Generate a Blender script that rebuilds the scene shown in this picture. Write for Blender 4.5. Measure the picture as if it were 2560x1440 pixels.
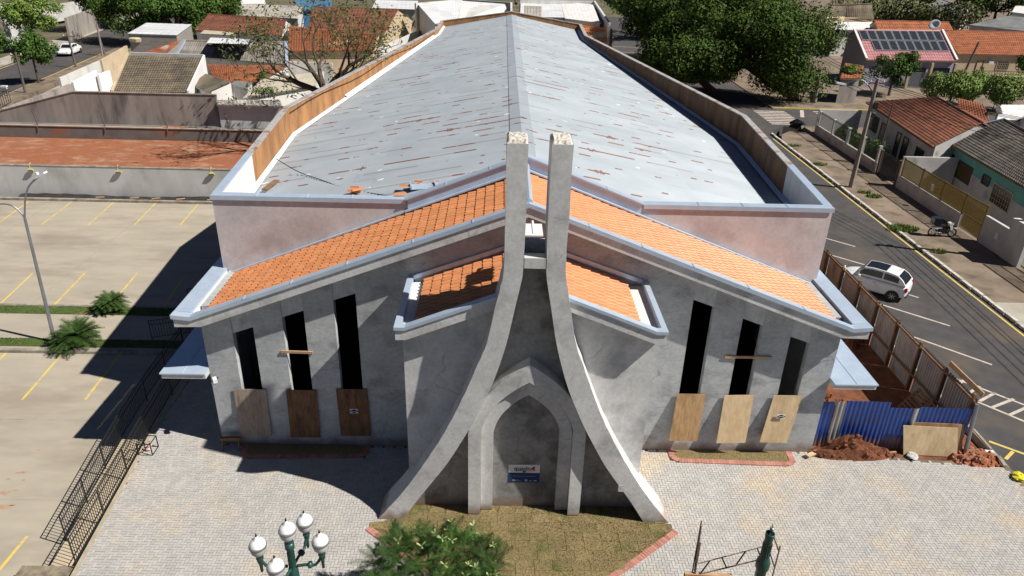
import bpy, math, random
from mathutils import Vector, Matrix
random.seed(7)
S = bpy.context.scene
COL = S.collection
for o in list(bpy.data.objects):
    bpy.data.objects.remove(o)
V = Vector
# ------------------------------------------------------------------ camera
CP = V((-.9154, -21.0703, 17.0)); YAW, PIT, ROL, FPX = .0225, .4615, .0288, 1808.43
_f = V((math.sin(YAW) * math.cos(PIT), math.cos(YAW) * math.cos(PIT), -math.sin(PIT)))
_r = V((math.cos(YAW), -math.sin(YAW), 0)); _u = _r.cross(_f)
CR = _r * math.cos(ROL) + _u * math.sin(ROL); CU = -_r * math.sin(ROL) + _u * math.cos(ROL); CF = _f
cd = bpy.data.cameras.new('camera'); cam = bpy.data.objects.new('camera', cd); COL.objects.link(cam)
mw = Matrix((CR, CU, -CF)).transposed().to_4x4(); mw.translation = CP; cam.matrix_world = mw
cd.sensor_width = 36; cd.lens = FPX / 2560 * 36; cd.clip_start = .1; cd.clip_end = 3000
S.camera = cam
# ------------------------------------------------------------------ sky, sun, exposure
SUN = V((.87, -.275, 1.0)).normalized()
W = bpy.data.worlds.new('World'); S.world = W; W.use_nodes = True
nt = W.node_tree; bg = nt.nodes['Background']; sk = nt.nodes.new('ShaderNodeTexSky'); sk.sky_type = 'NISHITA'
sk.sun_disc = False; sk.sun_elevation = math.asin(SUN.z); sk.sun_rotation = math.atan2(SUN.x, SUN.y)
sk.air_density = .38; sk.dust_density = .05; sk.ozone_density = 4.0
nt.links.new(sk.outputs[0], bg.inputs[0]); bg.inputs[1].default_value = .05
sd = bpy.data.lights.new('sun', 'SUN'); sd.energy = 5.0; sd.angle = math.radians(.5); sd.color = (1, .95, .87)
so = bpy.data.objects.new('sun', sd); COL.objects.link(so); so.rotation_euler = SUN.to_track_quat('Z', 'Y').to_euler(); so.location = (30, -10, 60)
S.view_settings.view_transform = 'Standard'; S.view_settings.look = 'None'; S.view_settings.gamma = 1
S.view_settings.exposure = .45
S.view_settings.use_curve_mapping = False
# ------------------------------------------------------------------ pixel (2560x1440 photo) + known plane -> world point
def _ray(u, v): return CF + CR * ((u - 1280) / FPX) + CU * ((720 - v) / FPX)
def at(u, v, z=0.0):
    d = _ray(u, v); return CP + d * ((z - CP.z) / d.z)
def atY(u, v, y):
    d = _ray(u, v); return CP + d * ((y - CP.y) / d.y)
def atX(u, v, x):
    d = _ray(u, v); return CP + d * ((x - CP.x) / d.x)
# ------------------------------------------------------------------ materials
MATS = {}
def M(name, c, c2=None, sc=1.5, rough=.8, bump=0, bs=30, metal=0, tint=0, st=(1, 1, 1), c3=None, s3=.3, t3=(.5, .7), spec=.3, lo=.35, hi=.65, trans=0, fine=0, crack=0):
    m = bpy.data.materials.new(name); m.use_nodes = True; n = m.node_tree.nodes; L = m.node_tree.links
    b = n['Principled BSDF']; b.inputs['Roughness'].default_value = rough; b.inputs['Metallic'].default_value = metal
    b.inputs['Specular IOR Level'].default_value = spec
    g = n.new('ShaderNodeNewGeometry'); mp = n.new('ShaderNodeMapping'); mp.inputs['Scale'].default_value = st
    L.new(g.outputs['Position'], mp.inputs[0])
    def noise(s, det=6):
        x = n.new('ShaderNodeTexNoise'); x.inputs['Scale'].default_value = s; x.inputs['Detail'].default_value = det; x.inputs['Roughness'].default_value = .62
        L.new(mp.outputs[0], x.inputs['Vector']); return x.outputs[0]
    def ramp(src, a, z):
        r = n.new('ShaderNodeMapRange'); r.inputs[1].default_value = a; r.inputs[2].default_value = z; L.new(src, r.inputs[0]); return r.outputs[0]
    def mix(fac, A, B, mode='MIX'):
        x = n.new('ShaderNodeMix'); x.data_type = 'RGBA'; x.blend_type = mode
        if isinstance(fac, float): x.inputs[0].default_value = fac
        else: L.new(fac, x.inputs[0])
        for i, q in ((6, A), (7, B)):
            if isinstance(q, (tuple, list)): x.inputs[i].default_value = (*q[:3], 1)
            else: L.new(q, x.inputs[i])
        return x.outputs[2]
    col = mix(ramp(noise(sc), lo, hi), c, c2 or tuple(k * .8 for k in c))
    if c3: col = mix(ramp(noise(s3, 4), *t3), col, c3)
    if tint:
        a = n.new('ShaderNodeAttribute'); a.attribute_name = 'tint'; oi = n.new('ShaderNodeObjectInfo')
        lt = n.new('ShaderNodeMath'); lt.operation = 'LESS_THAN'; lt.inputs[1].default_value = .005; L.new(a.outputs['Fac'], lt.inputs[0])
        mu = n.new('ShaderNodeMath'); mu.operation = 'MULTIPLY_ADD'; L.new(lt.outputs[0], mu.inputs[0]); L.new(oi.outputs['Random'], mu.inputs[1]); L.new(a.outputs['Fac'], mu.inputs[2])
        r = n.new('ShaderNodeMapRange'); r.inputs[3].default_value = 1 - tint; r.inputs[4].default_value = 1 + tint; L.new(mu.outputs[0], r.inputs[0])
        cb = n.new('ShaderNodeCombineColor')
        for i in range(3): L.new(r.outputs[0], cb.inputs[i])
        col = mix(1.0, col, cb.outputs[0], 'MULTIPLY')
    if fine:
        r = n.new('ShaderNodeMapRange'); r.inputs[1].default_value = .3; r.inputs[2].default_value = .7; r.inputs[3].default_value = 1 - fine; r.inputs[4].default_value = 1 + fine; L.new(noise(9, 9), r.inputs[0])
        cb = n.new('ShaderNodeCombineColor')
        for i in range(3): L.new(r.outputs[0], cb.inputs[i])
        col = mix(1.0, col, cb.outputs[0], 'MULTIPLY')
    if crack:
        w = n.new('ShaderNodeTexNoise'); w.inputs['Scale'].default_value = 1.6; w.inputs['Detail'].default_value = 5; L.new(g.outputs['Position'], w.inputs['Vector'])
        va = n.new('ShaderNodeVectorMath'); va.operation = 'MULTIPLY_ADD'; L.new(w.outputs['Color'], va.inputs[0]); va.inputs[1].default_value = (.9, .9, .9); L.new(g.outputs['Position'], va.inputs[2])
        vo = n.new('ShaderNodeTexVoronoi'); vo.feature = 'DISTANCE_TO_EDGE'; vo.inputs['Scale'].default_value = .45; L.new(va.outputs[0], vo.inputs['Vector'])
        f1 = ramp(vo.outputs['Distance'], .014, .004); f2 = ramp(noise(.7, 3), .5, .62)
        mm = n.new('ShaderNodeMath'); mm.operation = 'MULTIPLY'; L.new(f1, mm.inputs[0]); L.new(f2, mm.inputs[1]); m2 = n.new('ShaderNodeMath'); m2.operation = 'MULTIPLY'; L.new(mm.outputs[0], m2.inputs[0]); m2.inputs[1].default_value = crack
        col = mix(m2.outputs[0], col, (.09, .09, .09))
    L.new(col, b.inputs['Base Color'])
    if bump:
        bp = n.new('ShaderNodeBump'); bp.inputs['Strength'].default_value = min(1, bump); bp.inputs['Distance'].default_value = .02
        L.new(noise(bs, 5), bp.inputs['Height']); L.new(bp.outputs[0], b.inputs['Normal'])
    if trans:
        b.inputs['Transmission Weight'].default_value = trans
    MATS[name] = m; return m
def glass(name, c, rough=.08):
    m = M(name, c, rough=rough, spec=.8); return m
CONC = M('raw_render', (.45, .462, .47), (.335, .35, .36), sc=1.1, st=(.8, 1, 1.25), fine=.16, crack=.35, bump=.4, bs=20, c3=(.24, .25, .26), s3=.9, t3=(.52, .70), spec=.2, rough=.85)
CONC2 = M('smooth_render', (.62, .615, .60), (.51, .51, .505), sc=.9, fine=.12, crack=.35, bump=.2, bs=25, c3=(.38, .38, .375), s3=.8, t3=(.52, .7), spec=.2)
ROUGHC = M('broken_concrete', (.62, .59, .53), (.33, .3, .26), sc=9, bump=1, bs=16)
PINKP = M('pinkish_render', (.60, .545, .54), (.49, .455, .455), sc=.7, fine=.09, bump=.25, bs=20, c3=(.42, .365, .36), s3=.55, t3=(.5, .72))
BRICKR = M('shaded_ochre_render', (.25, .135, .065), (.15, .08, .045), sc=1.2, st=(1, 1, .35), c3=(.08, .06, .045), s3=1.6, t3=(.5, .7), bump=.3)  # darker copy of the weathered ochre; shade of the right parapet painted in
WHITEP = M('white_render', (.74, .72, .70), (.60, .59, .58), sc=1, st=(1, 1, .25))
BRICKP = M('weathered_ochre_render', (.42, .215, .085), (.25, .12, .055), sc=1.2, st=(1, 1, .35), c3=(.12, .085, .06), s3=1.6, t3=(.55, .75), bump=.3)
ZINC = M('galvanised_sheet', (.52, .62, .74), (.45, .55, .67), sc=2.2, rough=.32, metal=.3, spec=.5)
ZINCR = M('flaking_coping', (.42, .42, .42), (.30, .295, .29), sc=5, c3=(.26, .10, .045), s3=2.2, t3=(.52, .66), rough=.6)
TILE = M('new_orange_tile', (.64, .272, .12), (.56, .225, .092), sc=5, tint=.10, rough=.42, bump=.2, bs=50)
TILER = M('red_clay_tile', (.235, .088, .05), (.155, .06, .038), sc=1.2, tint=.25, c3=(.10, .05, .035), s3=.5, t3=(.5, .8), rough=.9)
TILEO = M('orange_clay_tile', (.36, .125, .055), (.27, .09, .043), sc=1.2, tint=.2, c3=(.17, .07, .035), s3=.6, t3=(.55, .8), rough=.9)
TILEB = M('brown_concrete_tile', (.185, .15, .10), (.12, .10, .075), sc=.9, tint=.2, c3=(.07, .062, .055), s3=.4, t3=(.48, .7), rough=.95)
TILEG = M('grey_mossy_tile', (.155, .135, .115), (.095, .085, .075), sc=1.3, tint=.25, c3=(.055, .05, .045), s3=.6, t3=(.5, .75), rough=.95)
TILEP = M('pink_metal_tile', (.46, .215, .22), (.38, .165, .175), sc=1.2, tint=.08, rough=.5)
FIBRE = M('fibre_cement', (.27, .24, .215), (.15, .135, .12), sc=1.0, st=(2.4, .35, 1), tint=.2, c3=(.35, .33, .30), s3=.5, t3=(.58, .75), rough=.95)
FIBREL = M('pale_fibre_cement', (.40, .37, .32), (.27, .25, .22), sc=1.0, st=(2, .5, 1), tint=.15, rough=.95)
FIBREG = M('grey_fibre_cement', (.22, .225, .225), (.15, .155, .155), sc=.6, tint=.12, rough=.95)
SHEETW = M('white_metal_sheet', (.66, .67, .68), (.56, .57, .585), sc=.4, rough=.55, tint=.06)
SHEETB = M('beige_sheet', (.46, .41, .32), (.39, .35, .275), sc=.8, tint=.06, rough=.8)
SLAB = M('lot_concrete', (.395, .35, .28), (.325, .288, .232), sc=.6, st=(.5, 1.4, 1), bump=.12, bs=40, c3=(.275, .235, .185), s3=.3, t3=(.5, .72))
SIDEW = M('sidewalk_concrete', (.25, .195, .145), (.15, .115, .085), sc=.5, c3=(.085, .07, .05), s3=.8, t3=(.52, .72), bump=.2, bs=20)
SIDEL = M('pale_sidewalk', (.42, .39, .33), (.34, .31, .26), sc=.8, c3=(.27, .24, .20), s3=.5, t3=(.5, .7))
KERBM = M('kerb_concrete', (.36, .32, .26), (.22, .20, .17), sc=3, c3=(.12, .105, .09), s3=1.2, t3=(.5, .7))
KERBW = M('whitewashed_kerb', (.62, .60, .56), (.36, .34, .31), sc=2.5, c3=(.12, .11, .10), s3=1.5, t3=(.58, .66))
ASPH = M('asphalt', (.075, .072, .073), (.055, .053, .054), sc=1.2, bump=.25, bs=60, c3=(.105, .085, .07), s3=.35, t3=(.48, .72), rough=.95)
REDEARTH = M('red_earth', (.315, .118, .058), (.21, .072, .036), sc=.9, st=(.75, 1.3, 1), fine=.2, bump=.8, bs=5, c3=(.40, .225, .145), s3=.9, t3=(.48, .72), rough=1)
DIRT = M('dark_red_dirt', (.23, .085, .04), (.105, .042, .024), sc=2, bump=1, bs=7, rough=1)
GROUND = M('town_ground', (.16, .13, .085), (.10, .09, .055), sc=.15, c3=(.065, .085, .03), s3=.08, t3=(.5, .6), rough=1)
GRASS = M('short_grass', (.085, .125, .03), (.055, .085, .022), sc=9, bump=1, bs=60, tint=.2, c3=(.17, .14, .055), s3=.9, t3=(.56, .72), rough=1)
TURF = M('turf_square', (.265, .205, .10), (.20, .155, .072), sc=14, bump=1, bs=70, tint=.12, c3=(.10, .12, .03), s3=.8, t3=(.54, .72), rough=1)
YELLOW = M('yellow_paint', (.68, .50, .06), (.60, .46, .12), sc=3, c3=(.40, .345, .24), s3=3.5, t3=(.45, .66))
WHITEL = M('white_road_paint', (.56, .50, .44), (.42, .36, .31), sc=4, c3=(.17, .15, .135), s3=2.8, t3=(.58, .72))
BLACKM = M('black_iron', (.018, .017, .018), rough=.5, spec=.4)
STEEL = M('grey_steel_tube', (.32, .34, .37), rough=.45, metal=.6)
IRONR = M('rusty_rebar', (.11, .06, .045), (.17, .12, .10), sc=20, rough=.8)
GREENM = M('dark_green_cast_iron', (.012, .052, .042), (.018, .075, .062), sc=9, rough=.38, spec=.6)
BOWL = M('frosted_bowl', (.58, .585, .58), rough=.25, spec=.5)
GLOBE = M('white_acrylic', (.83, .83, .81), (.80, .80, .79), rough=.16, spec=.6)
PLY = M('plywood', (.40, .255, .13), (.28, .165, .08), sc=3.2, fine=.22, st=(1.8, 1, .35), c3=(.25, .145, .075), s3=1.8, t3=(.55, .75), rough=.8)
PLYP = M('pale_plywood', (.58, .44, .27), (.47, .34, .19), sc=2, fine=.16, st=(1, 1, .3), c3=(.38, .23, .115), s3=2.4, t3=(.6, .7))
PLYG = M('weathered_plywood', (.34, .275, .22), (.25, .20, .16), sc=2.2, fine=.2, st=(2, 1, .4), c3=(.14, .10, .075), s3=1.6, t3=(.55, .75))
PLYD = M('dark_plywood', (.22, .115, .055), (.13, .068, .036), sc=2.6, fine=.25, st=(2, 1, .5), c3=(.07, .04, .025), s3=2, t3=(.5, .7))
WOOD = M('old_timber', (.23, .135, .075), (.14, .08, .045), sc=3, st=(1, 1, .4))
WOODL = M('fresh_timber', (.48, .31, .18), (.36, .22, .12), sc=4)
BLUES = M('blue_painted_sheet', (.022, .075, .33), (.018, .055, .25), sc=1.5, rough=.38, spec=.5, c3=(.05, .05, .12), s3=1.5, t3=(.6, .8))
GREYS = M('bare_grey_sheet', (.42, .42, .41), (.28, .26, .245), sc=1.4, st=(1.5, 1, .4), c3=(.22, .12, .07), s3=.8, t3=(.58, .72), rough=.55, metal=.3)
CARW = M('white_car_paint', (.80, .81, .82), rough=.16, spec=.6)
CARD = M('dark_car_paint', (.02, .023, .03), rough=.14, spec=.7)
TYRE = M('tyre_rubber', (.016, .016, .017), rough=.8)
ALLOY = M('alloy_metal', (.5, .5, .51), rough=.3, metal=.8)
GLS = glass('dark_car_glass', (.012, .015, .018))
REDL = M('red_lamp_plastic', (.45, .015, .03), rough=.2)
DARKIN = M('dark_opening', (.008, .008, .008), rough=.9)
WPANE = M('dim_window_glass', (.03, .034, .036), rough=.15, spec=.6)
CREAMW = M('cream_wall', (.55, .44, .30), (.47, .37, .25), sc=.8, c3=(.33, .25, .17), s3=.5, t3=(.55, .75))
WHITEW = M('dirty_white_wall', (.56, .55, .53), (.42, .41, .395), sc=.7, c3=(.20, .195, .185), s3=.9, t3=(.56, .75))
GREYW = M('stained_and_shaded_wall', (.36, .32, .29), (.24, .215, .195), sc=.8, st=(1.3, 1.3, .3), c3=(.065, .06, .057), s3=.7, t3=(.52, .75), bump=.3)
LGREYW = M('light_grey_wall', (.60, .60, .58), (.50, .50, .485), sc=.8, st=(1, 1, .5), c3=(.40, .40, .385), s3=.5, t3=(.52, .72))
BLOCKW = M('block_wall', (.30, .28, .25), (.21, .195, .175), sc=2, st=(.6, .6, 2.4))
TURQW = M('turquoise_wall', (.16, .42, .37), (.12, .34, .31), sc=1, c3=(.33, .42, .40), s3=.5, t3=(.6, .75))
PURPW = M('lilac_wall', (.36, .33, .42), (.30, .28, .36), sc=.8)
TIMB = M('brown_shutter', (.10, .075, .035), (.075, .055, .028), sc=5)
GOLDM = M('ochre_painted_iron', (.19, .13, .032), (.14, .09, .025), sc=5, rough=.6)
CREAMM = M('cream_painted_iron', (.58, .50, .33), rough=.6)
POLEW = M('grey_pole_wood', (.15, .125, .105), (.10, .085, .072), sc=3, st=(1, 1, .3))
BARK = M('bark', (.11, .085, .065), (.065, .05, .038), sc=4, st=(1, 1, .3), bump=.8, bs=14)
BARKG = M('grey_bark', (.20, .175, .15), (.115, .10, .09), sc=3, bump=.6, bs=14)
CONCP = M('concrete_pole', (.30, .27, .24), (.22, .20, .175), sc=3)
def leafm(name, c, c2):
    m = M(name, c, c2, sc=1.1, tint=.6, rough=.6, spec=.15)
    b = m.node_tree.nodes['Principled BSDF']; b.inputs['Subsurface Weight'].default_value = 0
    return m
LFD = leafm('deep_green_leaf', (.060, .100, .014), (.036, .066, .010))
LFM = leafm('mid_green_leaf', (.065, .125, .022), (.045, .09, .016))
LFL = leafm('light_green_leaf', (.135, .20, .04), (.10, .155, .03))
LFO = leafm('olive_leaf', (.085, .095, .028), (.06, .07, .022))
LFP = leafm('palm_leaf', (.045, .085, .018), (.03, .06, .014))
LFS = leafm('silvery_leaf', (.26, .31, .13), (.17, .22, .08))
WIREM = M('black_cable', (.02, .02, .02), rough=.6)
LAMPW = M('white_lamp_head', (.7, .72, .73), rough=.35)
PVC = M('plastic_bag', (.55, .55, .56), rough=.3)
BAGB = M('black_bin_bag', (.012, .013, .016), rough=.25, spec=.6)
YBAG = M('yellow_bag', (.75, .66, .04), rough=.35)
CLAYB = M('hollow_clay_brick', (.46, .16, .07), (.36, .12, .05), sc=4, tint=.2)
EDGEB = M('red_edging_paver', (.45, .21, .165), (.37, .165, .13), sc=3, tint=.16, rough=.9)
PAVE = M('concrete_paver', (.425, .41, .39), (.365, .355, .34), sc=1.6, tint=.085, c3=(.50, .41, .30), s3=.33, t3=(.5, .75), rough=.9, bump=.15, bs=50)
SAND = M('joint_sand', (.16, .135, .10), (.12, .10, .08), sc=4, c3=(.30, .20, .12), s3=.35, t3=(.52, .7), rough=1)
CONCL = M('lintel_render', (.52, .53, .535), (.43, .44, .45), sc=1.4, fine=.14, st=(1, 1, .6), bump=.35, bs=22, c3=(.26, .27, .275), s3=1.1, t3=(.55, .72), spec=.2)
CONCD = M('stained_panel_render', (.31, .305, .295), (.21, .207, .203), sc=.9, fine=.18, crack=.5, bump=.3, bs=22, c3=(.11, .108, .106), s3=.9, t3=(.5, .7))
FLOORD = M('dark_floor', (.03, .03, .03))
def mud(m, top=.5):
    n = m.node_tree.nodes; L = m.node_tree.links; b = n['Principled BSDF']; old = b.inputs['Base Color'].links[0].from_socket
    g = n.new('ShaderNodeNewGeometry'); s = n.new('ShaderNodeSeparateXYZ'); L.new(g.outputs['Position'], s.inputs[0]); t = n.new('ShaderNodeTexNoise'); t.inputs['Scale'].default_value = 2.2; t.inputs['Detail'].default_value = 6; L.new(g.outputs['Position'], t.inputs['Vector'])
    a = n.new('ShaderNodeMath'); a.operation = 'MULTIPLY_ADD'; L.new(t.outputs[0], a.inputs[0]); a.inputs[1].default_value = -.9; L.new(s.outputs['Z'], a.inputs[2])
    r = n.new('ShaderNodeMapRange'); r.inputs[1].default_value = top - .5; r.inputs[2].default_value = top - .85; L.new(a.outputs[0], r.inputs[0])
    x = n.new('ShaderNodeMix'); x.data_type = 'RGBA'; q = n.new('ShaderNodeMath'); q.operation = 'MULTIPLY'; q.inputs[1].default_value = .75; L.new(r.outputs[0], q.inputs[0]); L.new(q.outputs[0], x.inputs[0]); L.new(old, x.inputs[6]); x.inputs[7].default_value = (.25, .155, .10, 1); L.new(x.outputs[2], b.inputs['Base Color'])
for q in (CONC, CONC2, CONCD): mud(q)
mud(BLUES, .62)
# hall roof sheet: zinc with rust that follows the side laps
def rust_roof():
    m = M('weathered_roof_sheet', (.385, .425, .46), (.335, .375, .41), sc=.5, rough=.5, metal=.15, tint=.05)
    n = m.node_tree.nodes; L = m.node_tree.links; b = n['Principled BSDF']
    old = b.inputs['Base Color'].links[0].from_socket
    g = n.new('ShaderNodeNewGeometry'); sx = n.new('ShaderNodeSeparateXYZ'); L.new(g.outputs['Position'], sx.inputs[0])
    def ma(op, a, bb=None, c=None):
        x = n.new('ShaderNodeMath'); x.operation = op
        for i, q in enumerate((a, bb, c)):
            if q is None: continue
            if isinstance(q, (int, float)): x.inputs[i].default_value = q
            else: L.new(q, x.inputs[i])
        return x.outputs[0]
    yy = ma('DIVIDE', sx.outputs['Y'], 1.04); row = ma('ROUND', yy); d = ma('MULTIPLY', ma('ABSOLUTE', ma('SUBTRACT', yy, row)), 1.04)
    def nz(xs, rs, sc, det=3):
        cb = n.new('ShaderNodeCombineXYZ'); L.new(ma('MULTIPLY', sx.outputs['X'], xs), cb.inputs[0]); L.new(ma('MULTIPLY', row, rs), cb.inputs[1])
        t = n.new('ShaderNodeTexNoise'); t.inputs['Scale'].default_value = sc; t.inputs['Detail'].default_value = det; L.new(cb.outputs[0], t.inputs['Vector']); return t.outputs[0]
    n1 = nz(.85, 5.3, 1.0, 3)
    hf = n.new('ShaderNodeTexNoise'); hf.inputs['Scale'].default_value = 11; hf.inputs['Detail'].default_value = 4; mpx = n.new('ShaderNodeMapping'); mpx.inputs['Scale'].default_value = (1, .35, 0); L.new(g.outputs['Position'], mpx.inputs[0]); L.new(mpx.outputs[0], hf.inputs['Vector'])
    lf = n.new('ShaderNodeTexNoise'); lf.inputs['Scale'].default_value = .13; lf.inputs['Detail'].default_value = 2; L.new(g.outputs['Position'], lf.inputs['Vector'])
    n1 = ma('ADD', n1, ma('MULTIPLY', ma('SUBTRACT', lf.outputs[0], .5), .34))
    wide = ma('MULTIPLY', ma('MAXIMUM', ma('SUBTRACT', n1, .572), 0), 1.35)
    wide = ma('MULTIPLY', wide, ma('MULTIPLY', hf.outputs[0], 2.0))
    core = ma('LESS_THAN', d, wide)
    n2 = nz(.25, 3.7, 1.0, 3)
    line = ma('MULTIPLY', ma('LESS_THAN', d, .028), ma('GREATER_THAN', n2, .54))
    def mix(fac, A, B):
        x = n.new('ShaderNodeMix'); x.data_type = 'RGBA'; L.new(fac, x.inputs[0])
        for i, q in ((6, A), (7, B)):
            if isinstance(q, tuple): x.inputs[i].default_value = (*q, 1)
            else: L.new(q, x.inputs[i])
        return x.outputs[2]
    # pale sealant dabs
    vo = n.new('ShaderNodeTexNoise'); vo.inputs['Scale'].default_value = 1.15; vo.inputs['Detail'].default_value = 1
    mp = n.new('ShaderNodeMapping'); mp.inputs['Scale'].default_value = (1.0, 2.0, 0); L.new(g.outputs['Position'], mp.inputs[0]); L.new(mp.outputs[0], vo.inputs['Vector'])
    dab = ma('GREATER_THAN', vo.outputs[0], .755)
    c = mix(dab, old, (.72, .72, .70)); c = mix(ma('MULTIPLY', line, .45), c, (.19, .15, .135)); c = mix(ma('MULTIPLY', core, .85), c, (.20, .07, .038))
    L.new(c, b.inputs['Base Color'])
    return m
ROOFM = rust_roof()
# ------------------------------------------------------------------ mesh builder
ORG = {}
def tagit(o, label=None, cat=None, group=None, kind=None):
    if label: o['label'] = label
    if cat: o['category'] = cat
    if group: o['group'] = group
    if kind: o['kind'] = kind
    return o
def thing(name, loc, label, cat, group=None, rz=0, kind=None):
    o = bpy.data.objects.new(name, None); COL.objects.link(o); o.location = loc; o.rotation_euler[2] = rz; o.empty_display_size = .3
    ORG[o.name] = V(loc); return tagit(o, label, cat, group, kind)
class MB:
    def __init__(s): s.v = []; s.f = []; s.t = []; s.m = []; s.mi = 0; s.tint = 0
    def face(s, ids): s.f.append(tuple(ids)); s.t.append(s.tint); s.m.append(s.mi)
    def poly(s, pts):
        b = len(s.v); s.v += [tuple(p) for p in pts]; s.face(range(b, b + len(pts))); return s
    def hexa(s, p):  # 8 points: bottom 4 ccw, top 4 ccw
        b = len(s.v); s.v += [tuple(q) for q in p]
        for q in ((3, 2, 1, 0), (4, 5, 6, 7), (0, 1, 5, 4), (1, 2, 6, 5), (2, 3, 7, 6), (3, 0, 4, 7)): s.face([b + i for i in q])
        return s
    def box(s, x0, x1, y0, y1, z0, z1):
        return s.hexa([(x0, y0, z0), (x1, y0, z0), (x1, y1, z0), (x0, y1, z0), (x0, y0, z1), (x1, y0, z1), (x1, y1, z1), (x0, y1, z1)])
    def obox(s, c, size, R=None):
        c = V(c); R = R or Matrix.Identity(3); h = [k / 2 for k in size]
        P = [(-1, -1, -1), (1, -1, -1), (1, 1, -1), (-1, 1, -1), (-1, -1, 1), (1, -1, 1), (1, 1, 1), (-1, 1, 1)]
        return s.hexa([c + R @ V((p[0] * h[0], p[1] * h[1], p[2] * h[2])) for p in P])
    def prism(s, pts, vec):
        b = len(s.v); n = len(pts); vec = V(vec); s.v += [tuple(p) for p in pts] + [tuple(V(p) + vec) for p in pts]
        s.face(range(b + n - 1, b - 1, -1)); s.face(range(b + n, b + 2 * n))
        for i in range(n): j = (i + 1) % n; s.face((b + i, b + j, b + n + j, b + n + i))
        return s
    def bar(s, a, b, w, h, up=(0, 0, 1)):
        a = V(a); b = V(b); d = (b - a).normalized(); u = V(up)
        if abs(d.dot(u)) > .95: u = V((0, 1, 0))
        r = d.cross(u).normalized(); u = r.cross(d)
        q = [(-w / 2, -h / 2), (w / 2, -h / 2), (w / 2, h / 2), (-w / 2, h / 2)]
        return s.hexa([a + r * i + u * j for i, j in q] + [b + r * i + u * j for i, j in q])
    def tube(s, path, rad, n=6, cap=True):
        path = [V(p) for p in path]; k = len(path); rad = rad if isinstance(rad, (list, tuple)) else [rad] * k
        b = len(s.v); pr = None
        for i, p in enumerate(path):
            d = (path[min(i + 1, k - 1)] - path[max(i - 1, 0)]).normalized()
            if pr is None: pr = d.orthogonal().normalized()
            pr = (pr - d * pr.dot(d)); pr = pr.normalized() if pr.length > 1e-6 else d.orthogonal().normalized(); q = d.cross(pr)
            for j in range(n):
                a = 2 * math.pi * j / n; s.v.append(tuple(p + (pr * math.cos(a) + q * math.sin(a)) * rad[i]))
        for i in range(k - 1):
            for j in range(n):
                j2 = (j + 1) % n; s.face((b + i * n + j, b + i * n + j2, b + (i + 1) * n + j2, b + (i + 1) * n + j))
        if cap: s.face([b + j for j in range(n - 1, -1, -1)]); s.face([b + (k - 1) * n + j for j in range(n)])
        return s
    def lathe(s, c, prof, n=16, ax=None):
        c = V(c); b = len(s.v); R = Matrix.Identity(3)
        if ax is not None: R = V(ax).to_track_quat('Z', 'Y').to_matrix()
        for r, z in prof:
            for j in range(n):
                a = 2 * math.pi * j / n; s.v.append(tuple(c + R @ V((r * math.cos(a), r * math.sin(a), z))))
        for i in range(len(prof) - 1):
            for j in range(n):
                j2 = (j + 1) % n; s.face((b + i * n + j, b + i * n + j2, b + (i + 1) * n + j2, b + (i + 1) * n + j))
        s.face([b + j for j in range(n - 1, -1, -1)]); s.face([b + (len(prof) - 1) * n + j for j in range(n)])
        return s
    def grid(s, fn, nu, nv, tf=None):
        b = len(s.v)
        for i in range(nu + 1):
            for j in range(nv + 1): s.v.append(tuple(fn(i / nu, j / nv)))
        for i in range(nu):
            for j in range(nv):
                if tf: s.tint = tf(i, j)
                s.face((b + i * (nv + 1) + j, b + (i + 1) * (nv + 1) + j, b + (i + 1) * (nv + 1) + j + 1, b + i * (nv + 1) + j + 1))
        return s
    def mesh(s, name, mats, smooth=False, off=V((0, 0, 0))):
        me = bpy.data.meshes.new(name); ox, oy, oz = off
        me.from_pydata([(x - ox, y - oy, z - oz) for x, y, z in s.v], [], s.f)
        for m in (mats if isinstance(mats, (list, tuple)) else [mats]): me.materials.append(m)
        if any(s.m): me.polygons.foreach_set('material_index', s.m)
        if any(s.t):
            a = me.attributes.new('tint', 'FLOAT', 'FACE'); a.data.foreach_set('value', s.t)
        if smooth: me.polygons.foreach_set('use_smooth', [True] * len(s.f))
        me.update(); return me
    def build(s, name, mats, parent=None, smooth=False, local=False, label=None, cat=None, group=None, kind=None):
        if local: off = V((0, 0, 0))
        elif parent is not None: off = ORG[parent.name]
        elif kind == 'structure' or not s.v: off = V((0, 0, 0))
        else:
            xs = [p[0] for p in s.v]; ys = [p[1] for p in s.v]
            off = V(((min(xs) + max(xs)) / 2, (min(ys) + max(ys)) / 2, min(p[2] for p in s.v)))
        o = bpy.data.objects.new(name, s.mesh(name, mats, smooth, off)); COL.objects.link(o)
        if parent is not None: o.parent = parent; ORG[o.name] = ORG.get(parent.name, V((0, 0, 0)))
        else: o.location = off; ORG[o.name] = off
        return tagit(o, label, cat, group, kind)
def inst(name, me, parent, mat4):
    o = bpy.data.objects.new(name, me); COL.objects.link(o); o.parent = parent
    m = mat4.copy(); m.translation = m.translation - ORG[parent.name]; o.matrix_basis = m
    ORG[o.name] = ORG[parent.name]; return o
def copy_tree(o, parent=None):
    c = o.copy(); COL.objects.link(c)
    if parent is not None: c.parent = parent
    for ch in list(o.children): copy_tree(ch, c)
    return c
def rnd(a, b): return random.uniform(a, b)
def lerp(a, b, t): return a + (b - a) * t
def Rz(a): return Matrix.Rotation(a, 3, 'Z')
def structure(name, mats, mb, parent=None): return mb.build(name, mats, parent, kind='structure')
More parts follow.
